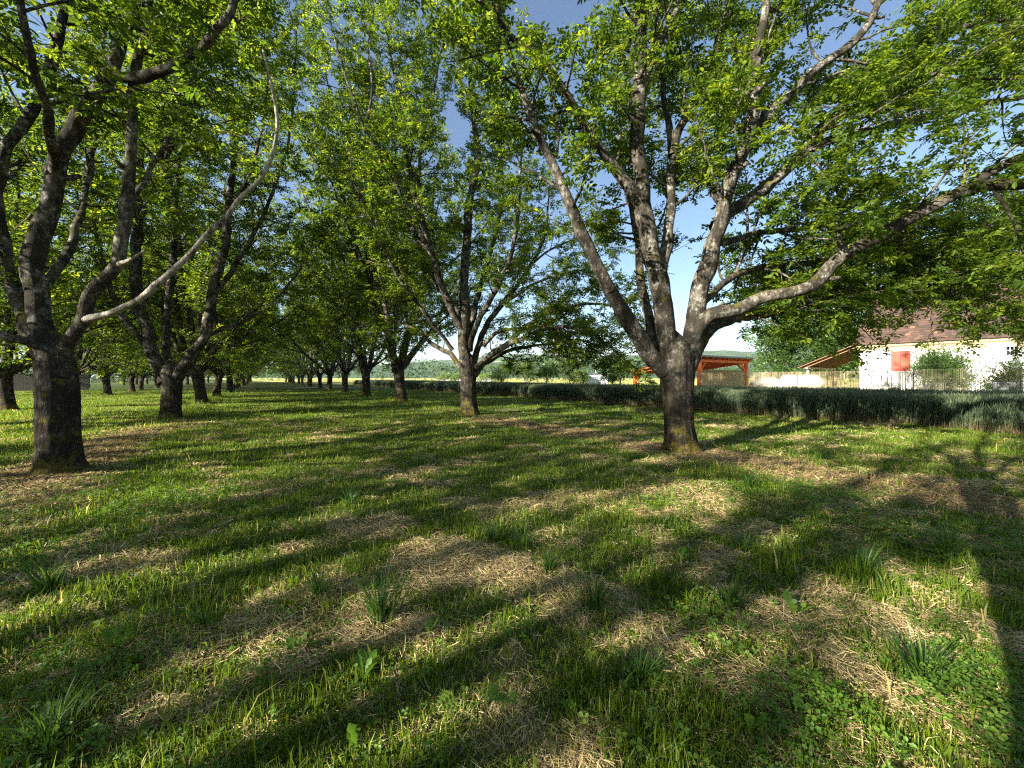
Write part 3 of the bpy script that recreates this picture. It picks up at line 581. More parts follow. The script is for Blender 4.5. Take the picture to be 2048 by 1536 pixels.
# --- near tree by the photo's edge
Y0 = 6.5
T, root = hero(13, -7.68, Y0, 'fat dark trunked walnut tree with a bleached dead branch, bare earth round its roots',
    [(118, 955, Y0), (118, 925, Y0), (117, 880, Y0), (116, 820, Y0), (115, 770, Y0), (108, 725, Y0), (102, 695, Y0), (96, 672, Y0)],
    [0.46, 0.405, 0.395, 0.38, 0.375, 0.36, 0.34, 0.25],
    [dict(p=[(100, 725, Y0), (88, 680, Y0), (80, 650, Y0), (68, 587, Y0), (64, 537, Y0), (78, 478, Y0), (90, 431, Y0 - .05), (98, 400, Y0 - .05), (122, 312, Y0 - .1), (161, 244, Y0 - .2), (195, 190, Y0 - .2), (220, 142, Y0 - .3), (239, 83, Y0 - .3), (254, 24, Y0 - .3), (258, -60, Y0 - .3), (250, -160, Y0 - .2)], r0=.235, r1=.11, bare=5.5, ext=4, knots=[((95, 352, Y0 - .05), .06)]),
     dict(p=[(224, 135, Y0 - .3), (240, 152, Y0 - .3), (270, 156, Y0 - .35), (317, 142, Y0 - .5), (371, 112, Y0 - .6), (415, 83, Y0 - .7), (449, 39, Y0 - .8), (464, 0, Y0 - .8), (490, -70, Y0 - .9)], r0=.115, r1=.07, bare=2.4, ext=3),
     dict(p=[(85, 690, Y0), (55, 642, Y0 + .1), (30, 587, Y0 + .2), (14, 540, Y0 + .3), (0, 480, Y0 + .4), (-12, 420, Y0 + .4), (-8, 360, Y0 + .5), (25, 285, Y0 + .5), (70, 210, Y0 + .5), (100, 140, Y0 + .5), (116, 90, Y0 + .5), (130, 10, Y0 + .5), (150, -100, Y0 + .5)], r0=.185, r1=.07, bare=4.2, ext=3),
     dict(p=[(118, 720, Y0), (137, 682, Y0 - .1), (156, 652, Y0 - .2), (172, 628, Y0 - .2), (180, 605, Y0 - .2), (189, 580, Y0 - .2), (218, 550, Y0 - .2), (237, 521, Y0 - .2), (241, 478, Y0 - .2), (249, 431, Y0 - .2), (259, 342, Y0 - .2), (260, 244, Y0 - .2), (265, 171, Y0 - .1), (285, 90, Y0), (300, 0, Y0), (310, -100, Y0)], r0=.15, r1=.06, bare=4.0, ext=3, spacing=.5),
     dict(p=[(234, 530, Y0 - .2), (256, 522, Y0 - .3), (289, 501, Y0 - .4)], r0=.055, r1=.02, dead=True, sides=9),
     dict(p=[(165, 640, Y0 - .2), (190, 634, Y0 - .3), (219, 626, Y0 - .35), (254, 611, Y0 - .4), (281, 599, Y0 - .5), (312, 572, Y0 - .55), (344, 545, Y0 - .6), (383, 509, Y0 - .65), (414, 470, Y0 - .7), (453, 435, Y0 - .7), (488, 390, Y0 - .75), (527, 351, Y0 - .8), (547, 303, Y0 - .8), (554, 234, Y0 - .8), (546, 181, Y0 - .8), (535, 137, Y0 - .8), (527, 98, Y0 - .8)], r0=.082, r1=.022, dead=True, jit=.02),
     dict(p=[(100, 715, Y0), (78, 693, Y0 - .2), (39, 676, Y0 - .4), (0, 670, Y0 - .5), (-60, 640, Y0 - .6), (-130, 580, Y0 - .6)], r0=.11, r1=.06, bare=1.5, ext=2),
     dict(p=[(70, 600, Y0 + .1), (110, 540, Y0 + .8), (150, 470, Y0 + 1.4), (170, 380, Y0 + 2), (190, 290, Y0 + 2.4), (200, 180, Y0 + 2.7), (210, 60, Y0 + 3)], r0=.12, r1=.05, bare=2.2, ext=3),
     dict(p=[(0, 480, Y0 + .4), (-60, 400, Y0 + .2), (-120, 300, Y0), (-170, 180, Y0 - .2), (-200, 60, Y0 - .3)], r0=.12, r1=.06, bare=1.2, ext=3),
     dict(p=[(110, 345, Y0 - .1), (100, 290, Y0 - .8), (90, 210, Y0 - 1.3), (60, 120, Y0 - 1.7), (40, 20, Y0 - 1.9), (30, -90, Y0 - 2)], r0=.09, r1=.05, bare=1.6, ext=2.5),
     dict(p=[(249, 431, Y0 - .2), (300, 340, Y0 + .5), (350, 250, Y0 + 1), (390, 150, Y0 + 1.4), (410, 40, Y0 + 1.6), (420, -80, Y0 + 1.7)], r0=.07, r1=.04, bare=1.0, ext=2.5, sides=10),
    ], leaf=0.255, dens=1.5)
T.finish(root)

# --- second tree behind it
Y0 = 14.7
T, root = hero(14, -13.06, Y0, 'walnut tree forking low into two stout limbs, tall grass at its foot',
    [(342, 845, Y0), (342, 820, Y0), (343, 790, Y0), (343, 765, Y0), (341, 745, Y0), (340, 730, Y0)],
    [0.44, 0.40, 0.39, 0.40, 0.42, 0.33],
    [dict(p=[(335, 765, Y0), (322, 740, Y0), (303, 705, Y0), (293, 654, Y0), (278, 615, Y0), (272, 564, Y0), (273, 498, Y0), (276, 420, Y0), (281, 317, Y0), (278, 210, Y0), (284, 100, Y0), (290, 10, Y0)], r0=.30, r1=.08, bare=5, ext=3),
     dict(p=[(348, 760, Y0), (365, 742, Y0), (391, 701, Y0), (410, 673, Y0), (421, 619, Y0), (428, 564, Y0), (445, 517, Y0), (454, 459, Y0), (458, 400, Y0), (468, 317, Y0), (460, 220, Y0), (462, 120, Y0), (455, 30, Y0)], r0=.26, r1=.07, bare=4.5, ext=2.5),
     dict(p=[(342, 755, Y0 + .2), (333, 700, Y0 + .8), (335, 620, Y0 + 1.2), (345, 530, Y0 + 1.5), (350, 430, Y0 + 1.7), (358, 320, Y0 + 1.8), (365, 210, Y0 + 2), (370, 100, Y0 + 2.1)], r0=.2, r1=.06, bare=4, ext=3),
     dict(p=[(425, 590, Y0), (460, 545, Y0 + .3), (500, 480, Y0 + .6), (540, 400, Y0 + .8), (570, 310, Y0 + 1), (585, 220, Y0 + 1.1), (590, 130, Y0 + 1.2)], r0=.11, r1=.045, bare=1.8, ext=2),
     dict(p=[(300, 700, Y0), (265, 660, Y0 - .3), (230, 600, Y0 - .5), (205, 520, Y0 - .7), (190, 430, Y0 - .8), (180, 330, Y0 - .8), (175, 220, Y0 - .8)], r0=.13, r1=.05, bare=2, ext=3),
     dict(p=[(278, 440, Y0), (310, 380, Y0 - .5), (340, 300, Y0 - .9), (360, 210, Y0 - 1.1), (365, 110, Y0 - 1.2), (370, 0, Y0 - 1.3)], r0=.12, r1=.05, bare=1.6, ext=3),
     dict(p=[(456, 430, Y0), (490, 370, Y0 - .4), (515, 300, Y0 - .7), (530, 220, Y0 - .9), (535, 130, Y0 - 1)], r0=.09, r1=.04, bare=1.4, ext=2.5),
     dict(p=[(410, 673, Y0), (455, 655, Y0 + .5), (510, 630, Y0 + 1), (560, 590, Y0 + 1.5), (600, 540, Y0 + 2)], r0=.09, r1=.04, bare=1.6, ext=2, spacing=.34),
    ], leaf=0.27, dens=1.35)
T.finish(root)

# --- the generic walnut, grown by rule
def grown(seed, style, leaf, dens, height=15.5, nl=7, twigs=1.0, spread=1.0, skip_low=False, trunk_h=1.9, tr=0.27, sp=0.5, keep=None):
    T = Tree(seed, style, leaf, dens, twigs); rng = T.rng; T.keep = keep
    lean = rng.normal(0, .10, 2); top = np.array([lean[0], lean[1], trunk_h])
    T.make_bole([(0, 0, -.1), (0, 0, .3), (lean[0] * .4, lean[1] * .4, trunk_h * .5), (lean[0] * .8, lean[1] * .8, trunk_h * .85), top + (0, 0, .25)], [tr * 1.2, tr * 1.03, tr * .95, tr * 1.05, tr * .8], sides=16 if style != 'far' else 9)
    az0 = rng.random() * 6.28; fine = style != 'far'
    for k in range(nl):
        az = az0 + k * 2 * np.pi / nl + rng.normal(0, .2); inner = k % 3 == 0
        inc = R(rng.uniform(10, 20) if inner else rng.uniform(32, 55)); L = (height - trunk_h) * (1.0 if inner else rng.uniform(.72, .92))
        d = np.array([math.cos(az) * math.sin(inc) * spread, math.sin(az) * math.sin(inc) * spread, math.cos(inc)])
        p0 = top + np.array([math.cos(az), math.sin(az), 0]) * tr * .45 - (0, 0, .15 + .2 * rng.random())
        M = wander(rng, p0, d, L * .9, L * .9 / 7, .07, .055)
        r0 = tr * (.62 if inner else .48)
        P = T.limb(M, r0, .04, bare=3.4, ext=1.2, spacing=sp, sides=10 if fine else 6, blen=(1.0, 2.5) if fine else (1.4, 2.8))
        for j in range(2):                                              # the limb forks on its way up
            i = int(len(P) * rng.uniform(.22, .5)); dd = unit(P[i + 1] - P[i - 1]) + np.array([math.cos(az), math.sin(az), 0]) * rng.uniform(.1, .5) + rng.normal(0, .38, 3); dd[2] = max(dd[2], .35)
            Q = wander(rng, P[i], dd, L * rng.uniform(.4, .6), .8, .08, .04)
            T.limb(Q, r0 * .5, .03, bare=1.2, ext=.8, spacing=sp, sides=8 if fine else 5, blen=(.9, 2.2) if fine else (1.4, 2.6))
    for k in range(0 if skip_low else 2):                               # low side limbs that droop at their ends
        az = az0 + .5 + k * 1.57 + rng.normal(0, .3); L = rng.uniform(3.2, 4.6)
        d = np.array([math.cos(az), math.sin(az), rng.uniform(.5, .9)])
        M = wander(rng, top + d * np.array([tr * .4, tr * .4, 0]) - (0, 0, .1), d, L, .6, .07, -.045)
        T.limb(M, tr * .33, .03, bare=1.2, ext=.8, spacing=sp * .8, sides=8 if fine else 5, updir=-.02, blen=(.9, 2.0))
    return T

protos = {'mid': [], 'far': []}
for k, (sd_, st, lf, dn, hh, nl, sp) in enumerate([(101, 'mid', .28, .85, 15.5, 7, .38), (102, 'mid', .28, .85, 14.5, 7, .38), (103, 'mid', .28, .85, 16.5, 7, .38), (201, 'far', .45, 1.9, 15, 6, .6), (202, 'far', .45, 1.9, 16, 6, .6)]):
    T = grown(sd_, st, lf, dn, hh, nl, sp=sp); rt = empty('walnut_tree'); T.finish_plain(rt)
    protos[st].append([rt, False])

def put_tree(style, k, x, y, rz, sc, label, group='walnut trees of the orchard'):
    slot = protos[style][k % len(protos[style])]; src = slot[0]
    if slot[1]:
        r_ = src.copy(); C.objects.link(r_)
        for ch in src.children:
            c = ch.copy(); C.objects.link(c); c.parent = r_
    else: r_ = src; slot[1] = True
    r_.location = (x, y, float(gh(np.array(x), np.array(y)))); r_.rotation_euler = (0, 0, rz); r_.scale = (sc, sc, sc * random.uniform(.95, 1.06))
    return tag(r_, label, 'tree', group)

random.seed(5)
ORD = ['first', 'second', 'third', 'fourth', 'fifth', 'sixth', 'seventh', 'eighth', 'ninth', 'tenth']
# the row by the wheat, on from its second tree
for n_ in range(3, 17):
    y = 8.2 * n_; x = 8.95 - .655 * y
    lab = f'{ORD[n_ - 1]} walnut tree of the row by the wheat, counting from the mossy one' if n_ <= 8 else 'walnut tree far down the row along the wheat, its trunk a dark peg'
    put_tree('mid' if n_ <= 6 else 'far', n_ + (n_ == 4), x + random.uniform(-.25, .25), y + random.uniform(-.3, .3), random.uniform(0, 6.28), random.uniform(1.1, 1.2) if n_ < 7 else random.uniform(.98, 1.1), lab)
# the row of the fat dark trunk, on from its second tree
for n_ in range(2, 16):
    y = 6.5 + 8.2 * n_; x = -3.45 - .655 * y
    lab = f'{ORD[n_]} walnut tree of the row that the fat dark trunk begins' if n_ <= 6 else 'walnut tree far down the row of the fat dark trunk, half hidden by nearer ones'
    put_tree('mid' if n_ <= 5 else 'far', n_ + 1, x + random.uniform(-.25, .25), y + random.uniform(-.3, .3), random.uniform(0, 6.28), random.uniform(.94, 1.06), lab)
# the third row, seen behind the fat dark trunk
third = [(-24.9, 19.0, 'walnut tree whose trunk is cut by the picture edge behind the fat dark trunk'), (-31.2, 27.0, 'pale walnut trunk deep in the third row, nearest to the dark board fence'),
         (-36.8, 35.0, 'small vase shaped walnut tree seen between the fat dark trunk and the low forked one'), (-42.3, 42.8, 'short walnut tree just right of the small vase shaped one in the third row')]
for k, (x, y, lab) in enumerate(third): put_tree('mid', k, x, y, random.uniform(0, 6.28), random.uniform(.9, 1.0), lab)
for k in range(9):
    y = 51 + 8.2 * k; put_tree('far', k, -15.85 - .655 * y, y, random.uniform(0, 6.28), random.uniform(.92, 1.05), 'walnut tree in the dim depth of the third row behind the nearer trunks')
for k in range(9):
    y = 30 + 8.2 * k; put_tree('far', k + 1, -28.2 - .655 * y, y, random.uniform(0, 6.28), random.uniform(.92, 1.05), 'walnut tree in the fourth row, a thin dark trunk at the back of the orchard')
# trees beside and behind the viewer: they shade the ground in view
put_tree('mid', 1, -19.9, 10.8, 1.1, 1.0, 'walnut tree beyond the picture edge whose twigs reach in behind the fat dark trunk')
def keeper(bx, by):
    """nothing of the tree the viewer stands beside hangs into the view"""
    def keep(P):
        x = P[:, 0] + bx; y = P[:, 1] + by
        return ~((y > 0.15) & (np.hypot(x, y) < 9))
    return keep
bx, by = -0.98, -.84
T = grown(301, 'mid', .32, .38, 14, 6, sp=.72, trunk_h=2.35, tr=.23, keep=keeper(bx, by), skip_low=True)
rt = empty('walnut_tree', (bx, by, 0), 0, 'walnut tree beside the viewer, its forked trunk shadow crossing the grass', 'tree', 'walnut trees of the orchard'); T.finish_plain(rt)
T = grown(302, 'mid', .30, .46, 14, 6, sp=1.0, trunk_h=2.1, tr=.21)
pd = lambda p, z, a=0: np.array([-.6 * p + .8 * a, .8 * p + .6 * a, z])
T.limb([pd(0, 2.0), pd(.5, 3.3), pd(.3, 4.4), pd(-.2, 5.0), pd(-.75, 5.6), pd(-1.2, 6.6), pd(-1.5, 8.0)], .12, .06, bare=4.5, ext=2, sides=10)
rt = empty('walnut_tree', (-12.9, -6.4, 0), 0, 'walnut tree behind the viewer that throws dappled shade over the hay', 'tree', 'walnut trees of the orchard'); T.finish_plain(rt)
for x, y, a in ((-25.3, -4.4, 4.0), (-16.6, 1.1, 1.2), (-16.8, -7.0, 3.3)):  # sparse unseen copies added to dapple lawn and trunks with shade
    r_ = rt.copy(); C.objects.link(r_); r_.location = (x, y, 0); r_.rotation_euler = (0, 0, a); r_['label'] = 'unseen walnut tree added beyond the picture edge to dapple the lawn with shade'
    for ch in rt.children:
        c = ch.copy(); C.objects.link(c); c.parent = r_

# ------------------------------------------------------------------ ground cover
def blades(P, H, Wd, rng, lean=0.45, az=None, seg=2):
    """grass blades: a tapering two-piece ribbon each"""
    n = len(P); a = rng.uniform(0, 2 * np.pi, n) if az is None else az
    w = np.stack([np.cos(a), np.sin(a), np.zeros(n)], -1) * Wd[:, None] / 2
    ld = rng.uniform(0, 2 * np.pi, n); ln = np.abs(rng.normal(0, lean, n)) * H
    o = np.stack([np.cos(ld) * ln, np.sin(ld) * ln, np.zeros(n)], -1)
    up = np.array([0, 0, 1.0])
    m = P + o * 0.35 + up * (H * 0.6)[:, None]; t = P + o + up * (H * np.clip(1 - 0.35 * ln / H, .45, 1))[:, None]
    V = np.stack([P - w, P + w, m + w * .8, m - w * .8, t + w * .12, t - w * .12], 1).reshape(-1, 3)
    i = np.arange(n)[:, None] * 6
    return V, np.concatenate([i + np.array([[0, 1, 2, 3]]), i + np.array([[3, 2, 4, 5]])])

def wedge(rng, n, y0, y1, p, side=1.42, pad=0.8):
    """ground points whose density falls off as distance^-p"""
    q = 2 - p
    u = rng.random(n); y = (y0 ** q + u * (y1 ** q - y0 ** q)) ** (1 / q) if abs(q) > 1e-6 else y0 * (y1 / y0) ** u
    x = rng.uniform(-1, 1, n) * (side * y + pad)
    return x, y

rng = np.random.default_rng(77)
# short lawn
x, y = wedge(rng, 1050000, 1.1, 48, 1.35)
h_ = hay(x, y); cl = clover_mask(x, y)
wheat_side = x + 0.655 * y
dn = fbm(x * 1.7 + 9, y * 1.7, 51, 3)
keep = (rng.random(len(x)) < (1 - 0.56 * h_) * (1 - .45 * cl) * (0.35 + 0.9 * dn)) & (wheat_side < 21.6)
x, y, h_, dn = x[keep], y[keep], h_[keep], dn[keep]; r = np.hypot(x, y)
H = (0.035 + 0.075 * rng.random(len(x)) ** 1.6) * (0.55 + 0.9 * dn) * (1 - .3 * h_)
H *= 1 + 0.6 * sstep(.62, .8, fbm(x * .9, y * .9, 71, 3))
tallrow = np.exp(-((np.abs(x - (-3.45 - .655 * y)) * .836) / .7) ** 2) * sstep(11.5, 14, y) + .7 * np.exp(-((np.abs(x - (8.95 - .655 * y)) * .836) / .7) ** 2) * sstep(15, 19, y)
H *= 1 + 2.4 * tallrow * rng.random(len(x))
big = rng.random(len(x)) < .05; H = np.where(big, H * rng.uniform(1.2, 2.0, len(x)), H)
P = np.stack([x, y, gh(x, y) - .006], -1)
Wd = (0.0032 + 0.0012 * r ** .9 * .8) * rng.uniform(.7, 1.3, len(x)); Wd = np.minimum(np.where(big, Wd * 1.7, Wd), .03)
V, Q = blades(P, H, Wd, rng, .55)
tone = np.clip(0.35 * fbm(x * .8, y * .8, 81, 3) + 0.55 * rng.random(len(x)) + .10 * h_ - .02, 0, 1)
dry = rng.random(len(x)) < 0.05 + .22 * h_; tone = np.where(dry, rng.uniform(.93, 1, len(x)), tone * .9)
tag(mesh('grass', V, Q, GRASS, None, False, {'rnd': np.repeat(tone, 6)}), 'short green orchard grass growing through the mown hay', 'grass', kind='stuff')

# mown hay lying on the ground
x, y = wedge(rng, 900000, 1.1, 15, 1.3)
h_ = hay(x, y); st = strip(x, y)
keep = rng.random(len(x)) < 0.06 + .9 * h_ ** 1.25; x, y, h_, st = x[keep], y[keep], h_[keep], st[keep]; n = len(x); r = np.hypot(x, y)
L = (.022 + .085 * rng.random(n) ** 2.2) * (.85 + .06 * r); a = rng.uniform(0, np.pi, n) * .8 + 2.4 * fbm(x * .9, y * .9, 91, 2); tl = rng.normal(0, .22, n)
d = np.stack([np.cos(a) * np.cos(tl), np.sin(a) * np.cos(tl), np.sin(tl)], -1) * L[:, None] / 2
lift = 0.004 + 0.045 * h_ * rng.random(n) ** 1.5
c = np.stack([x, y, gh(x, y) + lift + np.abs(d[:, 2]) * .8], -1)
wd = (0.0013 + 0.0007 * r) * rng.uniform(.6, 1.4, n); ww = np.stack([-np.sin(a), np.cos(a), rng.normal(0, .4, n)], -1) * wd[:, None] / 2
k = np.stack([-np.sin(a), np.cos(a), rng.random(n) * .6], -1) * (L * rng.normal(0, .10, n))[:, None]
V = np.stack([c - d - ww, c - d + ww, c + k + ww, c + k - ww, c + d + ww * .5, c + d - ww * .5], 1).reshape(-1, 3)
i = np.arange(n)[:, None] * 6; Q = np.concatenate([i + np.array([[0, 1, 2, 3]]), i + np.array([[3, 2, 4, 5]])])
tone = np.clip(rng.random(n) * .9 - .38 * st + .08, 0, 1)
tag(mesh('mown_hay', V, Q, STRAW, None, False, {'rnd': np.repeat(tone, 6)}), 'pale dry mown hay scattered over the orchard ground', 'hay', kind='stuff')

# clover
x, y = wedge(rng, 420000, 1.1, 12, 1.0)
cl = clover_mask(x, y); keep = rng.random(len(x)) < cl * .42 + .010; x, y, cl = x[keep], y[keep], cl[keep]; n = len(x)
hz = gh(x, y) + .012 + .11 * rng.random(n) * (.5 + cl); r = np.hypot(x, y)
a0 = rng.uniform(0, 6.28, n); s_ = rng.uniform(.009, .024, n) * (.9 + .03 * r); base = rng.random(n)
nn = np.stack([rng.normal(0, .5, n), rng.normal(0, .5, n), np.ones(n)], -1); nn /= np.linalg.norm(nn, axis=1)[:, None]
VV, TT = [], []
ctr = np.stack([x, y, hz], -1)
for k in range(3):
    a = a0 + k * 2.094; d = np.stack([np.cos(a), np.sin(a), np.zeros(n)], -1); d -= nn * np.sum(d * nn, 1)[:, None]; w = np.cross(nn, d)
    L = (s_ * 1.25)[:, None]; b = ctr + d * L * .06
    VV.append(np.stack([b, b + d * L * .5 + w * L * .40 + nn * L * .10, b + d * L * .92 + w * L * .30 + nn * L * .08, b + d * L * .98, b + d * L * .92 - w * L * .30 + nn * L * .08, b + d * L * .5 - w * L * .40 + nn * L * .10], 1)); TT.append(base)
V = np.concatenate(VV); i = np.arange(len(V))[:, None] * 6
Q = np.concatenate([i + np.array([[0, 1, 2, 3]]), i + np.array([[0, 3, 4, 5]])])
tag(mesh('clover', V.reshape(-1, 3), Q, CLOVER, None, False, {'rnd': np.repeat(np.concatenate(TT), 6)}), 'low three-leaved clover spreading in patches through the grass', 'clover', kind='stuff')

# dry dead weed stalks standing in the bare strip
g = Geo(); rng2 = np.random.default_rng(8)
for k in range(420):
    t = rng2.random(); yy = 8.6 - 5.4 * t + rng2.normal(0, .28); xx = 8.95 - .655 * yy + rng2.normal(0, .5)
    if abs(xx - 3.58) < .5 and abs(yy - 8.2) < .5: continue
    hgt = rng2.uniform(.08, .34) * (1.25 if rng2.random() < .15 else .7); b = np.array([xx, yy, float(gh(np.array(xx), np.array(yy)))])
    Pp = wander(rng2, b, (rng2.normal(0, .3), rng2.normal(0, .3), 1), hgt, hgt / 4, .14, 0); g.tube(Pp, np.linspace(.0035, .0015, len(Pp)), 3, rnd=rng2.random())
    for j in range(3):
        q = Pp[-1 - j]; Pq = wander(rng2, q, (rng2.normal(0, .8), rng2.normal(0, .8), .5), hgt * .25, hgt * .09, .1, -.05); g.tube(Pq, np.linspace(.003, .0012, len(Pq)), 3, rnd=rng2.random())
tag(g.build('dead_weed_stalks', BRACT), 'brown dead weed stalks standing in the bare strip under the trees', 'dry stalks', kind='stuff')

# fallen twigs and leaf litter round the boles
# coarse grass tufts, each one a plant
def tuft(seed, n=46, h=.30, w=.006, spread=.05, arch=.55):
    r_ = np.random.default_rng(seed); VV, QQ, TT = [], [], []; k0 = 0
    for k in range(n):
        a = r_.uniform(0, 6.28); rad = abs(r_.normal(0, spread)); hh = h * r_.uniform(.5, 1.15); out = arch * r_.uniform(.2, 1.3) * hh
        t = np.linspace(0, 1, 6); dx, dy = math.cos(a), math.sin(a); tw = a + 1.57 + r_.normal(0, .5)
        bend = out * t ** 2; z = hh * (t - .28 * (out / hh) * t ** 3)
        c = np.stack([dx * (rad + bend), dy * (rad + bend), z - .01], -1); ww = w * r_.uniform(.7, 1.4) * np.array([.8, 1, 1, .85, .55, .08])[:, None] * np.array([math.cos(tw), math.sin(tw), 0]) / 2
        V = np.stack([c - ww, c + ww], 1).reshape(-1, 3); i = np.arange(5)[:, None] * 2
        VV.append(V); QQ.append(i + np.array([[0, 1, 3, 2]]) + k0); k0 += len(V); TT.append(np.full(len(V), r_.random()))
    return np.concatenate(VV), np.concatenate(QQ), np.concatenate(TT)

def on_ground(px, py):
    Y = CAMH * F / (py - HY); X = (px - VX) / F * Y
    return X, Y, float(gh(np.array(X), np.array(Y)))

TUFTS = [(762, 1250, 60, .27, 'large dark tuft of coarse grass arching over the hay, ahead of the viewer'),
         (1095, 1150, 34, .20, 'dark upright tuft of coarse grass in the sunlit middle of the lawn'),
         (1190, 1225, 38, .22, 'blue green grass tuft standing at the end of a long branch shadow'),
         (1045, 1098, 30, .22, 'sunlit upright tuft of yellow green grass amid the pale hay'),
         (100, 1180, 40, .24, 'dark grass tuft in the shade below the fat trunk, near the picture edge'),
         (1850, 1372, 60, .24, 'bright sunlit tuft of long grass rising out of the clover'),
         (985, 1078, 24, .20, 'thin tuft of stiff blades in the sun behind the dark tufts'),
         (842, 935, 26, .24, 'small dark tuft by itself in the shaded middle distance of the lawn'),
         (1490, 1100, 28, .20, 'tuft of fine blades between the hay and the clover in the sun'),
         (1730, 1150, 40, .24, 'spreading grass tuft lit against the branch shadow'),
         (1280, 1375, 30, .17, 'short tuft at the edge of hay in the lower middle of the lawn'),
         (1460, 1215, 30, .22, 'dark tuft where two branch shadows meet on the sunlit lawn'),
         (410, 1265, 30, .17, 'shaded clump of soft grass in front of the mown hay heap'),
         (640, 1200, 34, .18, 'wide shaded clump of grass beside the brown hay heap'),
         (1640, 925, 26, .28, 'tuft of pale reedy grass beside the bare brown strip'),
         (1500, 985, 30, .26, 'tall green tuft at the far edge of the sunlit clover'),
         (95, 1500, 40, .20, 'dark long leaved tuft cut by the lower corner of the picture'),
         (700, 1015, 24, .22, 'tuft with looping blades in the dappled middle lawn'),
         (1895, 1120, 36, .30, 'yellow green tuft of broad blades by the trunk shadow')]
for k, (px, py, n_, hh, lab) in enumerate(TUFTS):
    X, Y, Z = on_ground(px, py); V, Q, a = tuft(500 + k, int(n_ * 2.0), hh * 1.2, .0055 + .0007 * Y, .035 + .012 * (n_ / 40), .65)
    tag(mesh('grass_tuft', V, Q, TUFT, None, False, {'rnd': a}, loc=(X, Y, Z)), lab, 'grass tuft', 'coarse grass tufts')

# broad leaved weeds: a rosette of toothed leaves
def weed(seed, n=7, L=.16, up=.9, wide=.26):
    r_ = np.random.default_rng(seed); VV, QQ, TT = [], [], []; k0 = 0
    for k in range(n):
        a = r_.uniform(0, 6.28); Lk = L * r_.uniform(.6, 1.15); inc = up * r_.uniform(.6, 1.2); t = np.linspace(0, 1, 9)
        c = np.stack([np.cos(a) * Lk * t * math.cos(inc), np.sin(a) * Lk * t * math.cos(inc), Lk * (t * math.sin(inc) - .22 * t ** 2)], -1)
        sd_ = np.array([-math.sin(a), math.cos(a), .25 * r_.normal()]); prof = np.array([.10, .16, .42, .34, .8, .62, .95, .62, .03]) * (1 + .1 * r_.normal(0, 1, 9)) * Lk * wide / 2
        cup = np.array([0, 0, 1.0]) * (prof * .35)[:, None]
        V = np.stack([c + sd_ * prof[:, None] + cup, c, c - sd_ * prof[:, None] + cup], 1).reshape(-1, 3); i = np.arange(8)[:, None] * 3
        VV.append(V); QQ.append(np.concatenate([i + np.array([[0, 1, 4, 3]]), i + np.array([[1, 2, 5, 4]])]) + k0); k0 += len(V); TT.append(np.full(len(V), r_.uniform(.2, 1)))
    return np.concatenate(VV), np.concatenate(QQ), np.concatenate(TT)
WEEDS = [(858, 1285, 4, .15, 1.15, 'single tall dock leaf standing in the branch shadow'), (725, 1372, 6, .15, 1.0, 'sunlit toothed dandelion leaves on pale hay'),
         (585, 1318, 5, .13, .9, 'shaded dandelion leaves beside the dark lower lawn'), (232, 1312, 6, .14, 1.05, 'dandelion with upright sunlit leaves near pale hay'),
         (1498, 1470, 6, .15, 1.1, 'large dandelion with broad lit leaves in front of the clover'), (1640, 1400, 4, .12, 1.1, 'dock with two upright leaves between hay and clover'),
         (1590, 1235, 5, .15, 1.1, 'broad leaved dock at the tip of the branch shadow'), (1360, 1130, 4, .14, 1.0, 'lit dandelion leaves in the sunny middle lawn'),
         (720, 1520, 4, .13, 1.1, 'dark dock leaf at the lower picture edge'), (1380, 1465, 4, .10, .9, 'small weed with round leaves on the lower hay')]
for k, (px, py, n_, L, up, lab) in enumerate(WEEDS):
    X, Y, Z = on_ground(px, py); V, Q, a = weed(700 + k, n_, L * 1.25, up)
    tag(mesh('broadleaf_weed', V, Q, CLOVER, None, True, {'rnd': a}, loc=(X, Y, Z)), lab, 'weed', 'broad leaved weeds')

# cow parsley: ferny leaves
def fern_leaf(seed, L, axis, up):
    VV, QQ, k0 = [], [], 0; axis = unit(np.array(axis, float)); up = unit(np.array(up, float)); sd_ = np.cross(axis, up)
    def pinna(p, d, l):
        nonlocal k0
        for t in np.linspace(.12, .96, 7):
            for sg in (-1, 1):
                w = np.cross(d, up) * sg; q = p + d * l * t; ll = l * .34 * (1.08 - t); e = q + (w * .8 + d * .75) * ll; nrm = d * ll * .30
                VV.append(np.array([q, q + (w * .5 + d * .2) * ll, e, q + (w * .25 + d * .75) * ll])); QQ.append([k0, k0 + 1, k0 + 2, k0 + 3]); k0 += 4
        q = p + d * l; VV.append(np.array([p - np.cross(d, up) * .0015, p + np.cross(d, up) * .0015, q + d * .004, q - d * .002])); QQ.append([k0, k0 + 1, k0 + 2, k0 + 3]); k0 += 4
    for t in np.linspace(.0, .92, 6):
        for sg in (-1, 1):
            p = axis * L * t; pinna(p, unit(axis * .62 + sd_ * sg - up * .12), L * .62 * (1.05 - t))
    pinna(axis * L * .85, axis, L * .25)
    return np.concatenate(VV), np.array(QQ)
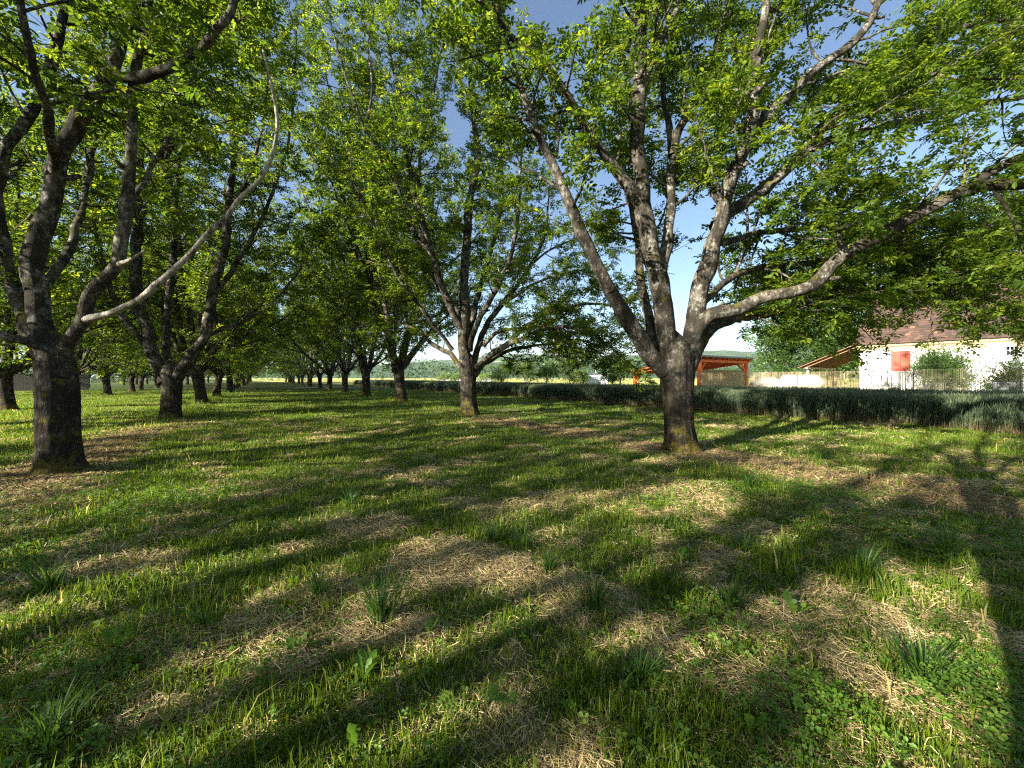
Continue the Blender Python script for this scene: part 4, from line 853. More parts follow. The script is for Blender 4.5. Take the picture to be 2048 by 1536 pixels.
for px, py, lz, sc, lab in [(918, 1455, .10, .115, 'bright ferny cow parsley leaf catching the sun, low in the picture'), (1010, 1440, .09, .10, 'dark ferny cow parsley leaves in shade beside the bright one')]:
    X, Y, Z = on_ground(px, py); rt = empty('cow_parsley', (X, Y, Z), 0, lab, 'weed', 'cow parsley plants'); g2 = np.random.default_rng(int(px))
    for j in range(1 if px < 950 else 3):
        a = (2.6 if px < 950 else 1.2 + 1.5 * j); o3 = np.array([.03 * math.cos(a), .03 * math.sin(a), lz + .03 * j])
        V, Q = fern_leaf(j, sc, (math.cos(a) * .7, -.55, .15), (.1, -.5, .85)); st_ = Geo(); st_.tube([(0, 0, -.01), o3 * .6 + (0, 0, .01), o3], [.003, .0025, .0015], 5)
        mesh('leaf', V + o3, Q, CLOVER, rt, False, {'rnd': np.full(len(V), .95 if px < 950 else .3)}); st_.a = {'rnd': [np.full(len(st_.v[0]), .3)]}; st_.build('stem', CLOVER, rt)  # sunlit plant painted in a bright leaf tone, shaded plant in a dark one

# small white daisies
DAISY = mat_plain('daisy_petal', (.8, .8, .78), .6, .05, 30, 0)
for px, py, lab in [(265, 1172, 'tiny white daisy in the shaded lawn below the fat trunk'), (363, 1243, 'tiny white daisy by the shaded clump of soft grass'), (741, 992, 'tiny white daisy in the dappled middle lawn')]:
    X, Y, Z = on_ground(px, py); rt = empty('daisy', (X, Y, Z), 0, lab, 'flower', 'small white daisies'); hh = .07; V, Q = [], []
    for k in range(14):
        a = k * 6.283 / 14; d = np.array([math.cos(a), math.sin(a) * .8, .35 - .5 * math.sin(a)]); w = np.array([-math.sin(a), math.cos(a), 0]) * .0028; c = np.array([0, 0, hh])
        Q.append([4 * k, 4 * k + 1, 4 * k + 2, 4 * k + 3]); V += [c + d * .003 - w * .5, c + d * .003 + w * .5, c + d * .014 + w, c + d * .014 - w]
    mesh('petals', V, np.array(Q), DAISY, rt)
    g = Geo(); g.tube([(0, 0, 0), (0.003, 0, hh * .5), (0, 0, hh)], [.0015, .0014, .0012], 5); g.a = {'rnd': [np.full(len(g.v[0]), .4)]}; g.build('stem', TUFT, rt)

# ------------------------------------------------------------------ wheat
def wheat():
    rng = np.random.default_rng(31); n = 210000
    t = rng.random(n) ** 1.55; y = 7.0 + 78 * t ** 1.6                              # along the edge, denser near
    dpt = np.abs(rng.normal(0, 1, n)) ** 1.4 * 2.2; dpt = np.where(rng.random(n) < .35, rng.uniform(0, 9, n), dpt); dpt = np.where(rng.random(n) < .05, -np.abs(rng.normal(0, .22, n)), dpt)
    edge = 21.2 + .6 * (fbm(y * .4, y * 0 + 2, 15, 3) - .5) * 2
    x = edge - .655 * y + dpt * .836; yy = y + dpt * .548
    k = (dpt < 9.0); x, y, dpt = x[k], yy[k], dpt[k]; n = len(x); r = np.hypot(x, y)
    Hh = (0.96 + .08 * (fbm(x * .9, y * .9, 17, 3) - .5) * 2 + rng.normal(0, .05, n)) * (1 - .18 * np.exp(-dpt / .25) * rng.random(n))
    P = np.stack([x, y, np.zeros(n)], -1); W_ = (.0034 + .00026 * r)
    a = rng.uniform(0, 6.28, n); w = np.stack([np.cos(a), np.sin(a) * .3, 0 * a], -1)
    ln = np.stack([rng.normal(.05, .07, n), rng.normal(0, .07, n), np.zeros(n)], -1)
    up = np.array([0, 0, 1.0]); VV, TT = [], []
    def q(a_, b_, w0, w1, c0, c1):
        VV.append(np.stack([a_ - w * w0[:, None], a_ + w * w0[:, None], b_ + w * w1[:, None], b_ - w * w1[:, None]], 1)); TT.append(np.stack([c0, c0, c1, c1], 1))
    z = lambda f: up * (Hh * f)[:, None]
    rv = rng.uniform(-.08, .08, n); cc = lambda v: np.clip(v + rv, 0, 1); f0 = np.zeros(n)
    q(P, P + ln * .2 + z(.45), W_ * .5, W_ * .5, cc(.02 + f0), cc(.30 + f0)); q(P + ln * .2 + z(.45), P + ln * .8 + z(.9), W_ * .5, W_ * .4, cc(.42 + f0), cc(.72 + f0))
    hw = W_ * 1.5; q(P + ln * .75 + z(.86), P + ln + z(.96), hw * .7, hw, cc(.8 + f0), cc(.9 + f0)); q(P + ln + z(.96), P + ln * 1.3 + z(1.06), hw, hw * .15, cc(.9 + f0), cc(1 + f0))
    for lv in (.40, .66):
        la = rng.uniform(0, 6.28, n); lw = np.stack([np.cos(la), np.sin(la), 0 * la], -1); L = rng.uniform(.12, .24, n)[:, None]
        b0 = P + ln * lv * .6 + z(lv); m_ = b0 + lw * L * .25 + up * L * .85; e = m_ + lw * L * .45 + up * L * rng.uniform(-.6, .4, n)[:, None]
        sw = np.stack([-np.sin(la), np.cos(la), 0 * la], -1) * (W_ * 1.1)[:, None]; c_ = cc(lv * .95 + .1 + f0)
        for A, B, s0, s1 in ((b0, m_, .7, 1), (m_, e, 1, .1)):
            VV.append(np.stack([A - sw * s0, A + sw * s0, B + sw * s1, B - sw * s1], 1)); TT.append(np.stack([c_] * 4, 1))
    V = np.concatenate(VV).reshape(-1, 3); return mesh('wheat', V, np.arange(len(V)).reshape(-1, 4), WHEAT, None, False, {'rnd': np.concatenate(TT).ravel()})
tag(wheat(), 'strip of blue green standing wheat with tan lower stems, along the orchard', 'wheat', kind='stuff')

# ------------------------------------------------------------------ buildings beyond the wheat
ANG = math.atan2(-.836, .548)                      # local x runs along the rows, towards the viewer; y away
PLASTER = mat_plain('white_plaster', (.80, .78, .73), .9, .05, 3, .15)
COVE = mat_plain('beige_cove', (.52, .42, .27), .85, .08, 4, .1)
ORANGE = mat_plain('orange_timber', (.80, .15, .02), .55, .16, 5, .2, 0, (12, 12, 1.5))
SHUT = mat_plain('red_orange_paint', (.42, .036, .008), .5, .08, 7, .1)
IRON = mat_plain('dark_iron', (.06, .055, .05), .6, .2, 20, .1)
GREYTRIM = mat_plain('grey_sheet_metal', (.16, .17, .18), .4, .1, 8, 0, .5)
WOOD = mat_plain('brown_rafters', (.22, .12, .06), .75, .25, 6, .3, 0, (10, 10, 1))
GREYWOOD = mat_plain('weathered_timber', (.42, .39, .34), .85, .18, 6, .2)
WHITEMET = mat_plain('white_sheet_metal', (.68, .70, .70), .4, .05, 4, .05)
DARKGLASS = mat_plain('window_glass', (.03, .035, .04), .08, .2, 3, 0)
CLOTH = mat_plain('white_tarpaulin', (.33, .31, .28), .7, .07, 5, .3)

def mat_tiles():
    m, n, l, b = newmat('roof_tiles'); a = n.new('ShaderNodeAttribute'); a.attribute_name = 'rnd'
    rp = ramp(n, [(0, (.042, .026, .019)), (.5, (.072, .041, .028)), (.9, (.100, .056, .037)), (1, (.20, .095, .05))]); l.new(a.outputs['Fac'], rp.inputs[0])
    t = noise(n, l, 9, 6, .7); v = n.new('ShaderNodeMath'); v.operation = 'MULTIPLY_ADD'; v.inputs[1].default_value = .8; v.inputs[2].default_value = .55; l.new(t.outputs['Fac'], v.inputs[0])
    hs = n.new('ShaderNodeHueSaturation'); l.new(v.outputs[0], hs.inputs['Value']); l.new(rp.outputs[0], hs.inputs['Color']); l.new(hs.outputs[0], b.inputs['Base Color']); b.inputs['Roughness'].default_value = .85
    bump(n, l, t.outputs['Fac'], b, .3, .02); return m
TILES = mat_tiles()

def tile_slope(p00, px_, py_, nx, ny, rng, th=.02):
    """rows of flat tiles on the slope spanned by px_ (along) and py_ (up)"""
    V, Q, T = [], [], []; nrm = unit(np.cross(px_, py_)); k = 0
    for j in range(ny):
        off = .5 * (j % 2)
        for i in range(-1 if off else 0, nx):
            a, b = max(0, (i + off) / nx), min(1, (i + off + .985) / nx); c, d = j / ny, (j + 1.25) / ny
            if b <= a: continue
            d = min(d, 1.0); lo = nrm * (th * (1.9 + .5 * rng.random())); hi = nrm * th * .4; t_ = nrm * -th
            A, B, Cc, D = p00 + px_ * a + py_ * c + lo, p00 + px_ * b + py_ * c + lo, p00 + px_ * b + py_ * d + hi, p00 + px_ * a + py_ * d + hi
            V += [A, B, Cc, D, A + t_, B + t_]; Q += [(k, k + 1, k + 2, k + 3), (k + 4, k + 5, k + 1, k)]; T += [rng.random() * .93 if rng.random() > .02 else 1] * 6; k += 6
    return np.array(V), np.array(Q), np.array(T)

house = empty('farmhouse', (27.07, 30.0, 0), ANG, 'white farmhouse with a brown tiled roof and one closed orange shutter, behind the reed fence', 'house')
EV = 4.05
sx0, sx1, sz0, sz1 = 1.85, 2.82, 2.07, 3.50        # shutter opening
wx0, wx1, wz0, wz1 = 7.05, 7.55, 2.95, 3.62        # small barred window
g = Geo()
for a, b, z0, z1 in ((0, sx0, 0, EV), (sx0, sx1, 0, sz0), (sx0, sx1, sz1, EV), (sx1, wx0, 0, EV), (wx0, wx1, 0, wz0), (wx0, wx1, wz1, EV), (wx1, 16, 0, EV)): g.box(a, b, 0, .4, z0, z1)
g.box(0, .4, .403, 8.4, 0, EV); g.box(15.6, 16, .403, 8.4, 0, EV); g.box(.403, 15.597, 8.0, 8.4, 0, EV)
g.add([(0.002, 0, EV), (0.002, 8.4, EV), (0.002, 4.2, EV + 4.1), (.4, 0, EV), (.4, 8.4, EV), (.4, 4.2, EV + 4.1)], [np.array([(0, 2, 1), (3, 4, 5)]), np.array([(0, 3, 5, 2), (1, 2, 5, 4)])])
g.build('wall', PLASTER, house)
g = Geo(); pr = [(0, -.002), (-.05, -.05), (-.10, .12), (-.20, .26), (-.36, .36), (-.42, .46), (-.42, .54), (0, .54)]       # coved cornice
V = [(x_, y_, EV - .48 + z_) for x_ in (-.03, 16.03) for y_, z_ in pr]; m_ = len(pr)
g.add(V, [(i, i + 1, m_ + i + 1, m_ + i) for i in range(m_ - 1)]); g.build('cornice', COVE, house)
rg = np.random.default_rng(4); g = Geo(); rise = 4.35
V, Q, T_ = tile_slope(np.array([-.25, -.55, EV + .02]), np.array([16.5, 0, 0]), np.array([0, 4.75, rise]), 62, 24, rg); g.add(V, Q, rnd=T_)
V, Q, T_ = tile_slope(np.array([16.25, 8.95, EV + .02]), np.array([-16.5, 0, 0]), np.array([0, -4.75, rise]), 30, 14, rg); g.add(V, Q, rnd=T_)
roof = g.build('roof', TILES, house)
g = Geo(); g.tube([(-.27, 4.2, EV + rise + .04), (8, 4.2, EV + rise + .04), (16.27, 4.2, EV + rise + .04)], [.12, .12, .12], 8, rnd=.75); g.build('ridge_tiles', TILES, roof)
def shutter_leaf(x0, x1, name='shutter'):
    g = Geo(); nb = 4; w = (x1 - x0) / nb
    for i in range(nb): g.box(x0 + w * i + .004, x0 + w * (i + 1) - .004, -.035, .01, sz0 + .01, sz1 - .01)
    for z in (sz0 + .22, sz1 - .22): g.box(x0 + .02, x1 - .02, -.055, -.0352, z - .05, z + .05)
    s_ = g.build(name, SHUT, house); out = -1 if x0 < (sx0 + sx1) / 2 - .1 else 1
    for z in (sz0 + .22, sz1 - .22):
        xe = x0 - .10 if out < 0 else x1 + .10; xi = x0 + .38 if out < 0 else x1 - .38; h = Geo(); h.box(min(xe, xi), max(xe, xi), -.062, -.0552, z - .018, z + .018); h.build('hinge', IRON, s_)
mid = (sx0 + sx1) / 2; shutter_leaf(sx0 - .03, mid - .004); shutter_leaf(mid + .004, sx1 + .03)
g = Geo(); g.box(sx0 - .10, sx1 + .10, -.12, .2, sz0 - .12, sz0 - .003); g.build('sill', GREYWOOD, house)
g = Geo(); g.box(wx0, wx1, .22, .24, wz0, wz1); win = g.build('window', DARKGLASS, house)
g = Geo()
for i in range(4): xx = wx0 + .02 + i * (wx1 - wx0 - .04) / 3; g.box(xx - .014, xx + .014, .06, .09, wz0 + .01, wz1 - .01)
for i in range(3): zz = wz0 + .05 + i * (wz1 - wz0 - .1) / 2; g.box(wx0 + .005, wx1 - .005, .093, .113, zz - .012, zz + .012)
g.build('frame', WHITEMET, win)

# open lean-to against the house end
shed = empty('open_shed', (27.07, 30.0, 0), ANG, 'open timber lean-to with a brown rafter roof against the white house end', 'shed')
g = Geo(); A, B = (-.06, 4.35), (-4.0, 2.55)
for k in range(9):
    yy = .9 + k * .75; g.beam((A[0], yy, A[1] - .12), (B[0], yy, B[1] - .12), .09, .15)
g.build('rafters', WOOD, shed)
g = Geo(); g.add([(A[0], .5, A[1]), (A[0], 7.3, A[1]), (B[0] - .3, 7.3, B[1] - .13), (B[0] - .3, .5, B[1] - .13), (A[0], .5, A[1] + .05), (A[0], 7.3, A[1] + .05), (B[0] - .3, 7.3, B[1] - .08), (B[0] - .3, .5, B[1] - .08)], [(0, 1, 2, 3), (7, 6, 5, 4), (0, 3, 7, 4), (3, 2, 6, 7), (2, 1, 5, 6)]); g.build('roof_boards', WOOD, shed)
g = Geo(); V, Q, T_ = tile_slope(np.array([B[0] - .32, 7.35, B[1] - .07]), np.array([0, -6.9, 0]), np.array([4.2, 0, 1.92]), 26, 12, rg); g.add(V, Q, rnd=T_); g.build('roof', TILES, shed)
for yy in (.9, 3.7, 6.6):
    g = Geo(); g.box(-3.72, -3.58, yy - .07, yy + .07, 0, 2.33); g.beam((-3.65, yy, 1.75), (-3.65, yy + .5, 2.27), .08, .08); g.build('post', GREYWOOD, shed)
g = Geo(); g.box(-3.73, -3.57, .6, 7.0, 2.333, 2.5); g.build('beam', GREYWOOD, shed)

# orange carport
car = empty('carport', (17.6, 36.1, 0), ANG, 'new orange timber carport with knee braces under a grey flat roof', 'carport')
LX, DY = -7.4, 8.7; zt = lambda x_: 3.50 + x_ * (3.50 - 2.46) / 7.4
def cpost(x_, y_):
    g = Geo(); top = zt(x_) - .42; g.box(x_ - .15, x_ + .15, y_ - .15, y_ + .15, 0, top); sy = 1 if y_ < 4 else -1
    g.beam((x_, y_ + .145 * sy, top - .85), (x_, y_ + .95 * sy, top - .02), .11, .14)
    sxx = -1 if x_ > -3 else 1; g.beam((x_ + .145 * sxx, y_, top - .85), (x_ + .95 * sxx, y_, top - .03), .11, .14); g.build('post', ORANGE, car)
for x_ in (0, LX):
    for y_ in (0, DY): cpost(x_, y_)
cpost(0, 4.35) if False else None
for x_ in (0, LX):
    g = Geo(); g.box(x_ - .1, x_ + .1, -.5, DY + .5, zt(x_) - .418, zt(x_) - .18); g.build('beam', ORANGE, car)
for y_ in (0, DY): g = Geo(); g.beam((-.103, y_, zt(0) - .31), (LX + .103, y_, zt(LX) - .31), .16, .2); g.build('beam', ORANGE, car)
for k in range(10): g = Geo(); yy = -.42 + k * (DY + .84) / 9; g.beam((.45, yy, zt(.45) - .095), (LX - .45, yy, zt(LX - .45) - .095), .09, .17); g.build('rafter', ORANGE, car)
g = Geo(); g.beam((.55, DY / 2, zt(.55) + .05), (LX - .55, DY / 2, zt(LX - .55) + .05), DY + 1.2, .09); rf = g.build('roof', GREYTRIM, car)
g = Geo(); g.box(.552, .585, -.6, DY + .6, zt(.55) - .03, zt(.55) + .12); g.build('fascia', GREYTRIM, rf)
sc = Geo(); xs = np.linspace(0.15, DY - .15, 40)                                    # pale screen cloth on the far right side
V = [(-.02 + .03 * math.sin(t * 5.1), t, z_) for t in xs for z_ in (0.3, 2.35)]; sc.add(V, [(2 * i, 2 * i + 2, 2 * i + 3, 2 * i + 1) for i in range(39)])
SCREEN = mat_leaf('screen_cloth', [(0, (.30, .25, .15)), (1, (.42, .36, .22))], (1.2, 1.2, 1.0), .5, .8, .1); sc.a = {'rnd': [np.array([.3 + .5 * float(vnoise(np.array(t * 1.3), np.array(1.0), 3)) for t in xs for _ in (0, 1)])]}
sc.build('side_screen', SCREEN, car)

# reed fence along the garden
fence = empty('reed_fence', (16.97, 34.7, 0), ANG, 'long fence of reed screens and pale split bamboo on thin posts, along the garden', 'fence')
def slats(name, x0, x1, w, gap, top, rag, stops, depth, seed, tf=.25, miss=0.0):
    r_ = np.random.default_rng(seed); n = int((x1 - x0) / (w + gap)); x = x0 + (np.arange(n) + .5) * (x1 - x0) / n + r_.normal(0, gap * .3, n)
    k = r_.random(n) >= miss * (0.4 + 1.2 * vnoise(x * 1.1, x * 0, seed)); x = x[k]; n = len(x); z1 = top + .04 * (fbm(x * .7, x * 0, seed, 3) - .5) * 2 + r_.normal(0, rag, n); hw = w / 2 * r_.uniform(.6, 1.2, n)
    ln = r_.normal(0, .012, n); y = depth + r_.normal(0, .006, n)
    V = np.stack([np.stack([x - hw, y, 0 * x + .15], -1), np.stack([x + hw, y, 0 * x + .15], -1), np.stack([x + hw + ln, y, z1], -1), np.stack([x - hw + ln, y, z1], -1),
                  np.stack([x, y - hw, 0 * x + .15], -1), np.stack([x + ln, y - hw, z1], -1)], 1)
    i = np.arange(n)[:, None] * 6; Q = np.concatenate([i + np.array([[0, 4, 5, 3]]), i + np.array([[4, 1, 2, 5]])])
    return mesh(name, V.reshape(-1, 3), Q, mat_leaf(name, stops, (1.1, 1.05, .9), tf, .7, .2), fence, False, {'rnd': np.repeat(np.clip(.6 * r_.random(n) + .5 * vnoise(x * 1.4, x * 0, seed + 1), 0, 1), 6)})
o = slats('reed_screen', .1, 3.85, .018, .006, 2.02, .012, [(0, (.28, .21, .11)), (1, (.55, .44, .26))], 0, 1, .35, .10); o['label'] = 'honey brown reed screen'
o = slats('reed_screen', 3.85, 11.0, .016, .008, 2.02, .012, [(0, (.24, .18, .10)), (1, (.54, .43, .28))], 0, 2, .3, .12); o['label'] = 'brown reed screen worn thin'
o = slats('reed_screen', 11.0, 13.55, .045, .012, 2.0, .035, [(0, (.30, .25, .19)), (.6, (.58, .52, .44)), (1, (.72, .68, .60))], 0, 3, .1, .05); o['label'] = 'pale split bamboo screen'
o = slats('reed_screen', 13.55, 23, .014, .010, 2.10, .008, [(0, (.12, .12, .06)), (1, (.30, .27, .15))], 0, 4, .3, .18); o['label'] = 'greenish reed screen seen through in places'
for k, xx in enumerate([0.05, 1.9, 3.85, 5.7, 7.5, 9.3, 11.0, 13.55, 15.5, 17.5, 19.5, 21.5]):
    g = Geo(); g.tube([(xx, .05, -.05), (xx, .05, 1.0), (xx, .05, 2.12)], [.025, .025, .022], 8); g.build('post', IRON, fence)
g = Geo()
for z in (.5, 1.1, 1.7): g.tube([(x_, .024 + .006 * math.sin(x_ * 3), z + .015 * math.sin(x_ * 1.7)) for x_ in np.linspace(0, 23, 60)], [.004] * 60, 4)
g.build('wire', IRON, fence)

# things standing behind the fence, seen over and through it
def in_yard(x_, y_): return Vector((27.07 + .548 * x_ + .836 * y_, 30 - .836 * x_ + .548 * y_, 0))
g = Geo(); t = np.linspace(0, 1, 12); aa = np.linspace(0, np.pi, 17)
def draped(name, L, Wd, Hh, loc, label, cat, seed, rz=ANG, sag=.12):
    nx, na = 26, 21; V = []
    for i in range(nx):
        u = i / (nx - 1); kx = (1 - (2 * u - 1) ** 4) ** .5 if 0 < u < 1 else .35
        for j in range(na):
            a = j / (na - 1) * np.pi; nz = 1 + sag * (float(fbm(np.array(u * 6 + seed), np.array(a * 2.5), seed, 3)) - .5) * 2
            V.append(((u - .5) * L, math.cos(a) * Wd / 2 * nz * max(kx, .5), max(0, math.sin(a)) ** .7 * Hh * nz * kx))
    Q = [(i * na + j, i * na + j + 1, (i + 1) * na + j + 1, (i + 1) * na + j) for i in range(nx - 1) for j in range(na - 1)]
    return tag(mesh(name, V, np.array(Q), CLOTH, None, True, None, loc=loc, rot=(0, 0, rz)), label, cat)
p = at(1530, 755, 32); draped('covered_heap', 3.0, 1.5, 1.6, (p[0] + 1.2, p[1] + 1.6, 0), 'pale sheet draped over a garden heap just behind the worn reed screen', 'covered heap', 3)
p = at(1600, 755, 31); rt = empty('water_tank', (p[0] + .6, p[1] + .8, 0), ANG, 'pale horizontal tank with a ribbed cover showing through the reed screen', 'tank')
g = Geo(); g.tube([(x_, 0, 1.15) for x_ in np.linspace(-1.2, 1.2, 14)], .68 + .015 * np.cos(np.arange(14) * np.pi), 24); g.add(*(lambda c: (c, np.array([tuple(range(24))])))([(-1.2, .66 * math.cos(a), 1.15 + .66 * math.sin(a)) for a in np.arange(24) * 2 * np.pi / 24])); g.build('barrel', CLOTH, rt, True)
for x_ in (-.8, .8): g = Geo(); g.box(x_ - .08, x_ + .08, -.5, .5, 0, .55); g.build('cradle', GREYWOOD, rt)
p = at(2040, 755, 21.5); rt = empty('garden_bin', (p[0] + .6, p[1] + 1.0, 0), ANG, 'dark lidded compost bin behind the greenish reed screen at the picture edge', 'compost bin')
g = Geo(); V = [(sx * w, sy * w, z) for z, w in ((0, .45), (.9, .52), (1.25, .5)) for sx, sy in ((-1, -1), (1, -1), (1, 1), (-1, 1))]; g.add(V, [(k * 4 + i, k * 4 + (i + 1) % 4, k * 4 + 4 + (i + 1) % 4, k * 4 + 4 + i) for k in range(2) for i in range(4)]); g.build('bin_body', GREYTRIM, rt)
g = Geo(); V = [(sx * w, sy * w, z) for z, w in ((1.253, .55), (1.33, .53), (1.42, .3)) for sx, sy in ((-1, -1), (1, -1), (1, 1), (-1, 1))]; g.add(V, [(k * 4 + i, k * 4 + (i + 1) % 4, k * 4 + 4 + (i + 1) % 4, k * 4 + 4 + i) for k in range(2) for i in range(4)] + [(8, 9, 10, 11)]); g.build('lid', GREYTRIM, rt)

# ------------------------------------------------------------------ shrubs and trees beyond the orchard
def bushy(name, x, y, w, h, z0, n, leaf, mat, seed, label, cat, group=None, trunk=True, lump=.55, style='far', elong=1.0):
    r_ = np.random.default_rng(seed); rt = empty(name, (x, y, 0), 0, label, cat, group)
    nl = max(7, int(10 * lump + w)); cen = []; 
    for k in range(nl):
        a = r_.uniform(0, 6.28); rr = w * .5 * math.sqrt(r_.random()) * .62; cz = z0 + (h - z0) * (.22 + .62 * r_.random() ** .9) ; cen.append((rr * math.cos(a) * elong, rr * math.sin(a), cz, (h - z0) * r_.uniform(.17, .30)))
    cen = np.array(cen); idx = r_.integers(0, nl, n); v = r_.normal(0, 1, (n, 3)); v /= np.linalg.norm(v, axis=1)[:, None]; rad = cen[idx, 3] * (r_.random(n) ** .38) * (1 + .35 * r_.normal(0, 1, n) * .5)
    rad *= .8 + .5 * (np.sin(v[:, 0] * 7 + idx) * np.sin(v[:, 1] * 6 + 2 * idx) > 0)
    P = cen[idx, :3] + v * rad[:, None] * np.array([w / (h - z0) * .8 + .3, w / (h - z0) * .8 + .3, 1]); P = P[P[:, 2] > z0 * .6]
    D = P - np.array([0, 0, z0 + .3 * (h - z0)]); D = D / (np.linalg.norm(D, axis=1)[:, None] + 1e-6) * .7 + r_.normal(0, .6, (len(P), 3)); D /= np.linalg.norm(D, axis=1)[:, None]
    N = np.tile([0, 0, 1.0], (len(P), 1)) + r_.normal(0, .55, (len(P), 3)); N -= D * np.sum(N * D, 1)[:, None]; N /= np.linalg.norm(N, axis=1)[:, None]
    V, Q, a = leaflets(P, D, N, leaf * r_.uniform(.7, 1.3, len(P)), r_, style)
    g = Geo()
    if trunk:
        tr = .05 + .012 * h; P0 = wander(r_, (0, 0, -.1), (0, 0, 1), z0 + .25 * (h - z0), .4, .06, .05); g.tube(P0, np.linspace(tr * 1.25, tr * .8, len(P0)), 8)
        for c in cen[:8]:
            g.tube([P0[-1 - int(r_.integers(0, 2))], P0[-1] * .4 + c[:3] * .6 + r_.normal(0, .1, 3), c[:3]], [tr * .55, tr * .35, tr * .12], 5)
    else:
        for c in cen: g.tube([(c[0] * .15, c[1] * .15, -.05), c[:3] * np.array([.6, .6, .5]), c[:3]], [.03, .02, .01], 5)
    g.build('trunk' if trunk else 'stems', SMALLBARK, rt, True); mesh('crown' if trunk else 'foliage', V, Q, mat, rt, False, {'rnd': a}); return rt

q = in_yard(4.6, -1.9); bushy('garden_shrub', q.x, q.y, 3.4, 3.55, .3, 4200, .16, LEAF_DARK, 21, 'rounded green shrub against the white wall, between the shutter and the barred window', 'shrub', None, False, .7, 'mid')
q = in_yard(7.4, -2.2); bushy('garden_shrub', q.x, q.y, 2.2, 2.75, .2, 2200, .15, LEAF_DARK, 22, 'lower straggly shrub under the small barred window of the white house', 'shrub', None, False, .5, 'mid')
q = in_yard(2.6, -4.6); bushy('rose_bush', q.x, q.y, 1.5, 1.45, .1, 900, .11, LEAF_PALE, 23, 'thin young bush in front of the pale bamboo screen', 'shrub', None, False, .5, 'mid')
q = at(1570, 755, 47); bushy('garden_tree', q[0], q[1], 9.5, 10.5, 1.2, 6500, .42, LEAF_DARK, 31, 'broad dark garden tree behind the carport, nearest to its grey roof', 'tree')
q = at(1668, 755, 44); bushy('garden_tree', q[0], q[1], 7.5, 8.8, 1.2, 5200, .40, LEAF_DARK, 32, 'dark rounded garden tree rising behind the open lean-to', 'tree')
q = at(1790, 755, 62); bushy('garden_tree', q[0], q[1], 12, 13, 2, 5000, .5, LEAF_DARK, 33, 'tall tree behind the farmhouse roof', 'tree')
for k, (px, Y, w, h, lab) in enumerate([(1006, 62, 5.2, 3.6, 'low pale fruit tree just right of the scarred trunk, farthest from the shed'), (1052, 60, 5.0, 4.0, 'pale fruit tree second from the scarred trunk, before the meadow'),
        (1092, 57, 4.2, 3.4, 'darker small fruit tree between two pale ones on the meadow'), (1140, 55, 5.6, 5.0, 'tallest pale fruit tree, standing left of the white metal shed'),
        (1160, 53, 2.2, 2.3, 'low leafy bush at the near corner of the white metal shed'), (1224, 54, 1.6, 1.8, 'dark little bush touching the white shed on the carport side'), (1240, 55, 4.8, 4.4, 'pale fruit tree between the white shed and the orange carport')]):
    q = at(px, 755, Y); bushy('fruit_tree', q[0], q[1], w, h, .7, int(900 + 190 * h), .26, LEAF_DARK if k in (2, 5) else LEAF_PALE, 40 + k, lab, 'tree', 'fruit trees on the meadow', True, .5)
for px, w, h, lab in ((887, 7, 3.2, 'round yellow green bush before the white polytunnel, left of the scarred trunk'), (915, 6, 2.8, 'low yellow green bush before the white polytunnel, touching the scarred trunk in view'), (972, 8, 3.0, 'low bush before the polytunnel end, right of the scarred trunk')):
    q = at(px, 755, 138); bushy('meadow_bush', q[0], q[1], w, h, .3, 700, .6, LEAF_PALE, int(px), lab, 'shrub', 'bushes by the polytunnel', False, .5)
# the meadow's far hedge and the wood that closes the orchard
def treeline(name, pts, h, n, leaf, mat, seed, label):
    r_ = np.random.default_rng(seed); pts = np.array(pts, float); seg = np.linalg.norm(np.diff(pts, axis=0), axis=1); L = np.concatenate([[0], np.cumsum(seg)]); t = r_.random(n) * L[-1]
    c = np.stack([np.interp(t, L, pts[:, 0]), np.interp(t, L, pts[:, 1])], -1); hh = h * (.55 + .9 * fbm(t * .06, t * 0, seed, 4)); z = hh * r_.random(n) ** .7
    P = np.stack([c[:, 0] + r_.normal(0, h * .22, n), c[:, 1] + r_.normal(0, h * .22, n), z], -1); D = r_.normal(0, 1, (n, 3)); D[:, 2] = np.abs(D[:, 2]) * .4; D /= np.linalg.norm(D, axis=1)[:, None]
    N = np.tile([0, -.3, 1.0], (n, 1)) + r_.normal(0, .55, (n, 3)); N -= D * np.sum(N * D, 1)[:, None]; N /= np.linalg.norm(N, axis=1)[:, None]
    V, Q, a = leaflets(P, D, N, leaf * r_.uniform(.7, 1.3, n), r_, 'far'); a = np.clip(a * .6 + .5 * np.repeat(fbm(t * .05, t * 0, seed + 5, 2), 1).repeat(1).mean() - .1, 0, 1)
    return tag(mesh(name, V, Q, mat, None, False, {'rnd': a}), label, 'woodland', kind='stuff')
treeline('far_wood', [(-330, 210), (-190, 215), (-100, 200), (-40, 215), (40, 230), (150, 240), (330, 250)], 11, 16000, 1.5, LEAF_DARK, 55, 'distant dark belt of trees closing the orchard and the meadow')
treeline('far_wood_belt', [(-200, 95), (-150, 110), (-115, 128)], 6, 5000, .9, LEAF_DARK, 56, 'shady hedge at the back of the orchard rows')

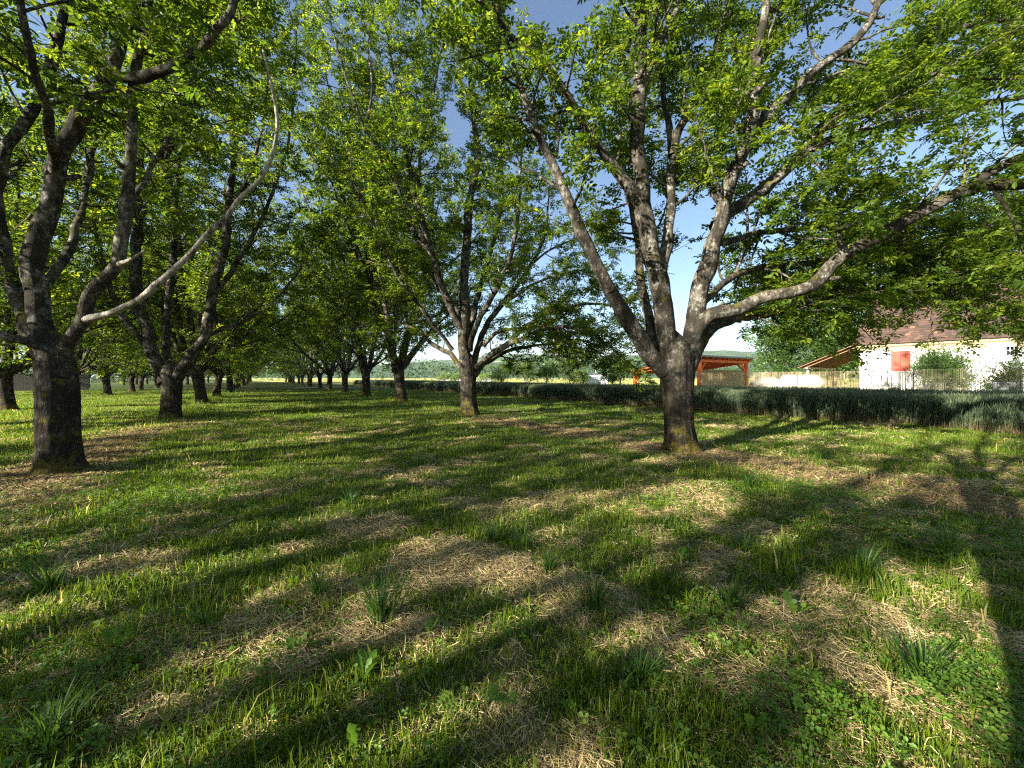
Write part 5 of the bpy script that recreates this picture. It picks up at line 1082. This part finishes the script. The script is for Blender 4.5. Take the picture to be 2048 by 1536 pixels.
# polytunnel, shed and pole on the meadow
rt = empty('polytunnel', (-20, 150, 0), 0, 'long low white polytunnel across the yellow meadow', 'polytunnel')
V = []; na = 15; xs = np.linspace(-9, 12, 24)
for i, x_ in enumerate(xs):
    for j in range(na): a = j / (na - 1) * np.pi; V.append((x_, math.cos(a) * 3.4, math.sin(a) * 2.0 * (1 + .015 * (i % 2))))
mesh('cover', V, np.array([(i * na + j, i * na + j + 1, (i + 1) * na + j + 1, (i + 1) * na + j) for i in range(23) for j in range(na - 1)]), CLOTH, rt, True)
g = Geo(); g.box(11.99, 12.06, -.9, .9, 0, 1.7); g.build('door', DARKGLASS, rt)
for x_ in xs[::6]: g = Geo(); g.tube([(x_, math.cos(a) * 3.46, math.sin(a) * 2.08) for a in np.linspace(0, np.pi, 15)], [.05] * 15, 5); g.build('hoop', WHITEMET, rt)
q = at(1193, 755, 55); rt = empty('metal_shed', (q[0], q[1], 0), -.12, 'small white shed of upright corrugated metal at the meadow edge', 'shed')
g = Geo(); nx = 48; V = [(-1.45 + 2.9 * i / nx, -1.2 + (.02 if i % 4 < 2 else -.02), z) for i in range(nx + 1) for z in (0, 2.05)]; g.add(V, [(2 * i, 2 * i + 2, 2 * i + 3, 2 * i + 1) for i in range(nx)])
for sx in (-1, 1):
    V = [(sx * 1.45, -1.2 + 2.4 * i / nx, z) for i in range(nx + 1) for z in (0, 2.05)]; V = [(x_ + (.02 if (i // 2) % 4 < 2 else -.02), y_, z) for i, (x_, y_, z) in enumerate(V)]; g.add(V, [(2 * i, 2 * i + 1, 2 * i + 3, 2 * i + 2) if sx < 0 else (2 * i, 2 * i + 2, 2 * i + 3, 2 * i + 1) for i in range(nx)])
g.build('wall', WHITEMET, rt); g = Geo(); g.beam((0, -1.32, 2.08), (0, 1.32, 2.22), 3.05, .06); g.build('roof', GREYTRIM, rt)
q = at(1192, 755, 66); rt = empty('utility_pole', (q[0], q[1], 0), 0, 'slim pale utility pole rising behind the white metal shed', 'pole')
g = Geo(); g.tube([(0, 0, -.2), (0, 0, 4), (0, 0, 8.4)], [.12, .10, .08], 10); g.build('pole_shaft', GREYWOOD, rt); g = Geo(); g.box(-.7, .7, -.05, .05, 7.9, 8.02); g.build('crossarm', GREYWOOD, rt)
for x_ in (-.6, .6): g = Geo(); g.tube([(x_, 0, 8.02), (x_, 0, 8.1), (x_, 0, 8.18)], [.03, .05, .03], 8); g.build('insulator', WHITEMET, rt)
# dark board fence deep in the orchard
q = at(20, 755, 44); rt = empty('board_fence', (q[0], q[1], 0), .55, 'dark board fence closing the orchard far behind the fat dark trunk', 'fence')
g = Geo()
for i in range(44): xx = -6 + i * .28; g.box(xx, xx + .265, 0, .03, .05, 1.95 + .04 * math.sin(i * 2.3))
g.build('boards', mat_plain('old_dark_boards', (.07, .06, .05), .9, .25, 5, .3), rt)
for i in range(5): g = Geo(); g.box(-6 + i * 3.05, -5.9 + i * 3.05, .033, .13, 0, 2.05); g.build('post', GREYWOOD, rt)

# ------------------------------------------------------------------ the air: far things fade a little towards blue
def haze():
    m = bpy.data.materials.new('summer_haze'); m.use_nodes = True; n, l = m.node_tree.nodes, m.node_tree.links
    n.remove(n['Principled BSDF']); v = n.new('ShaderNodeVolumePrincipled'); v.inputs['Color'].default_value = (.80, .88, 1.0, 1); v.inputs['Density'].default_value = 0.00013; v.inputs['Anisotropy'].default_value = 0.2
    l.new(v.outputs[0], n['Material Output'].inputs['Volume'])
    g = Geo(); g.box(-4300, 6300, -700, 7600, -3.5, 190); o = g.build('haze', m); tag(o, 'thin summer haze over the valley', 'haze', kind='stuff')
haze()
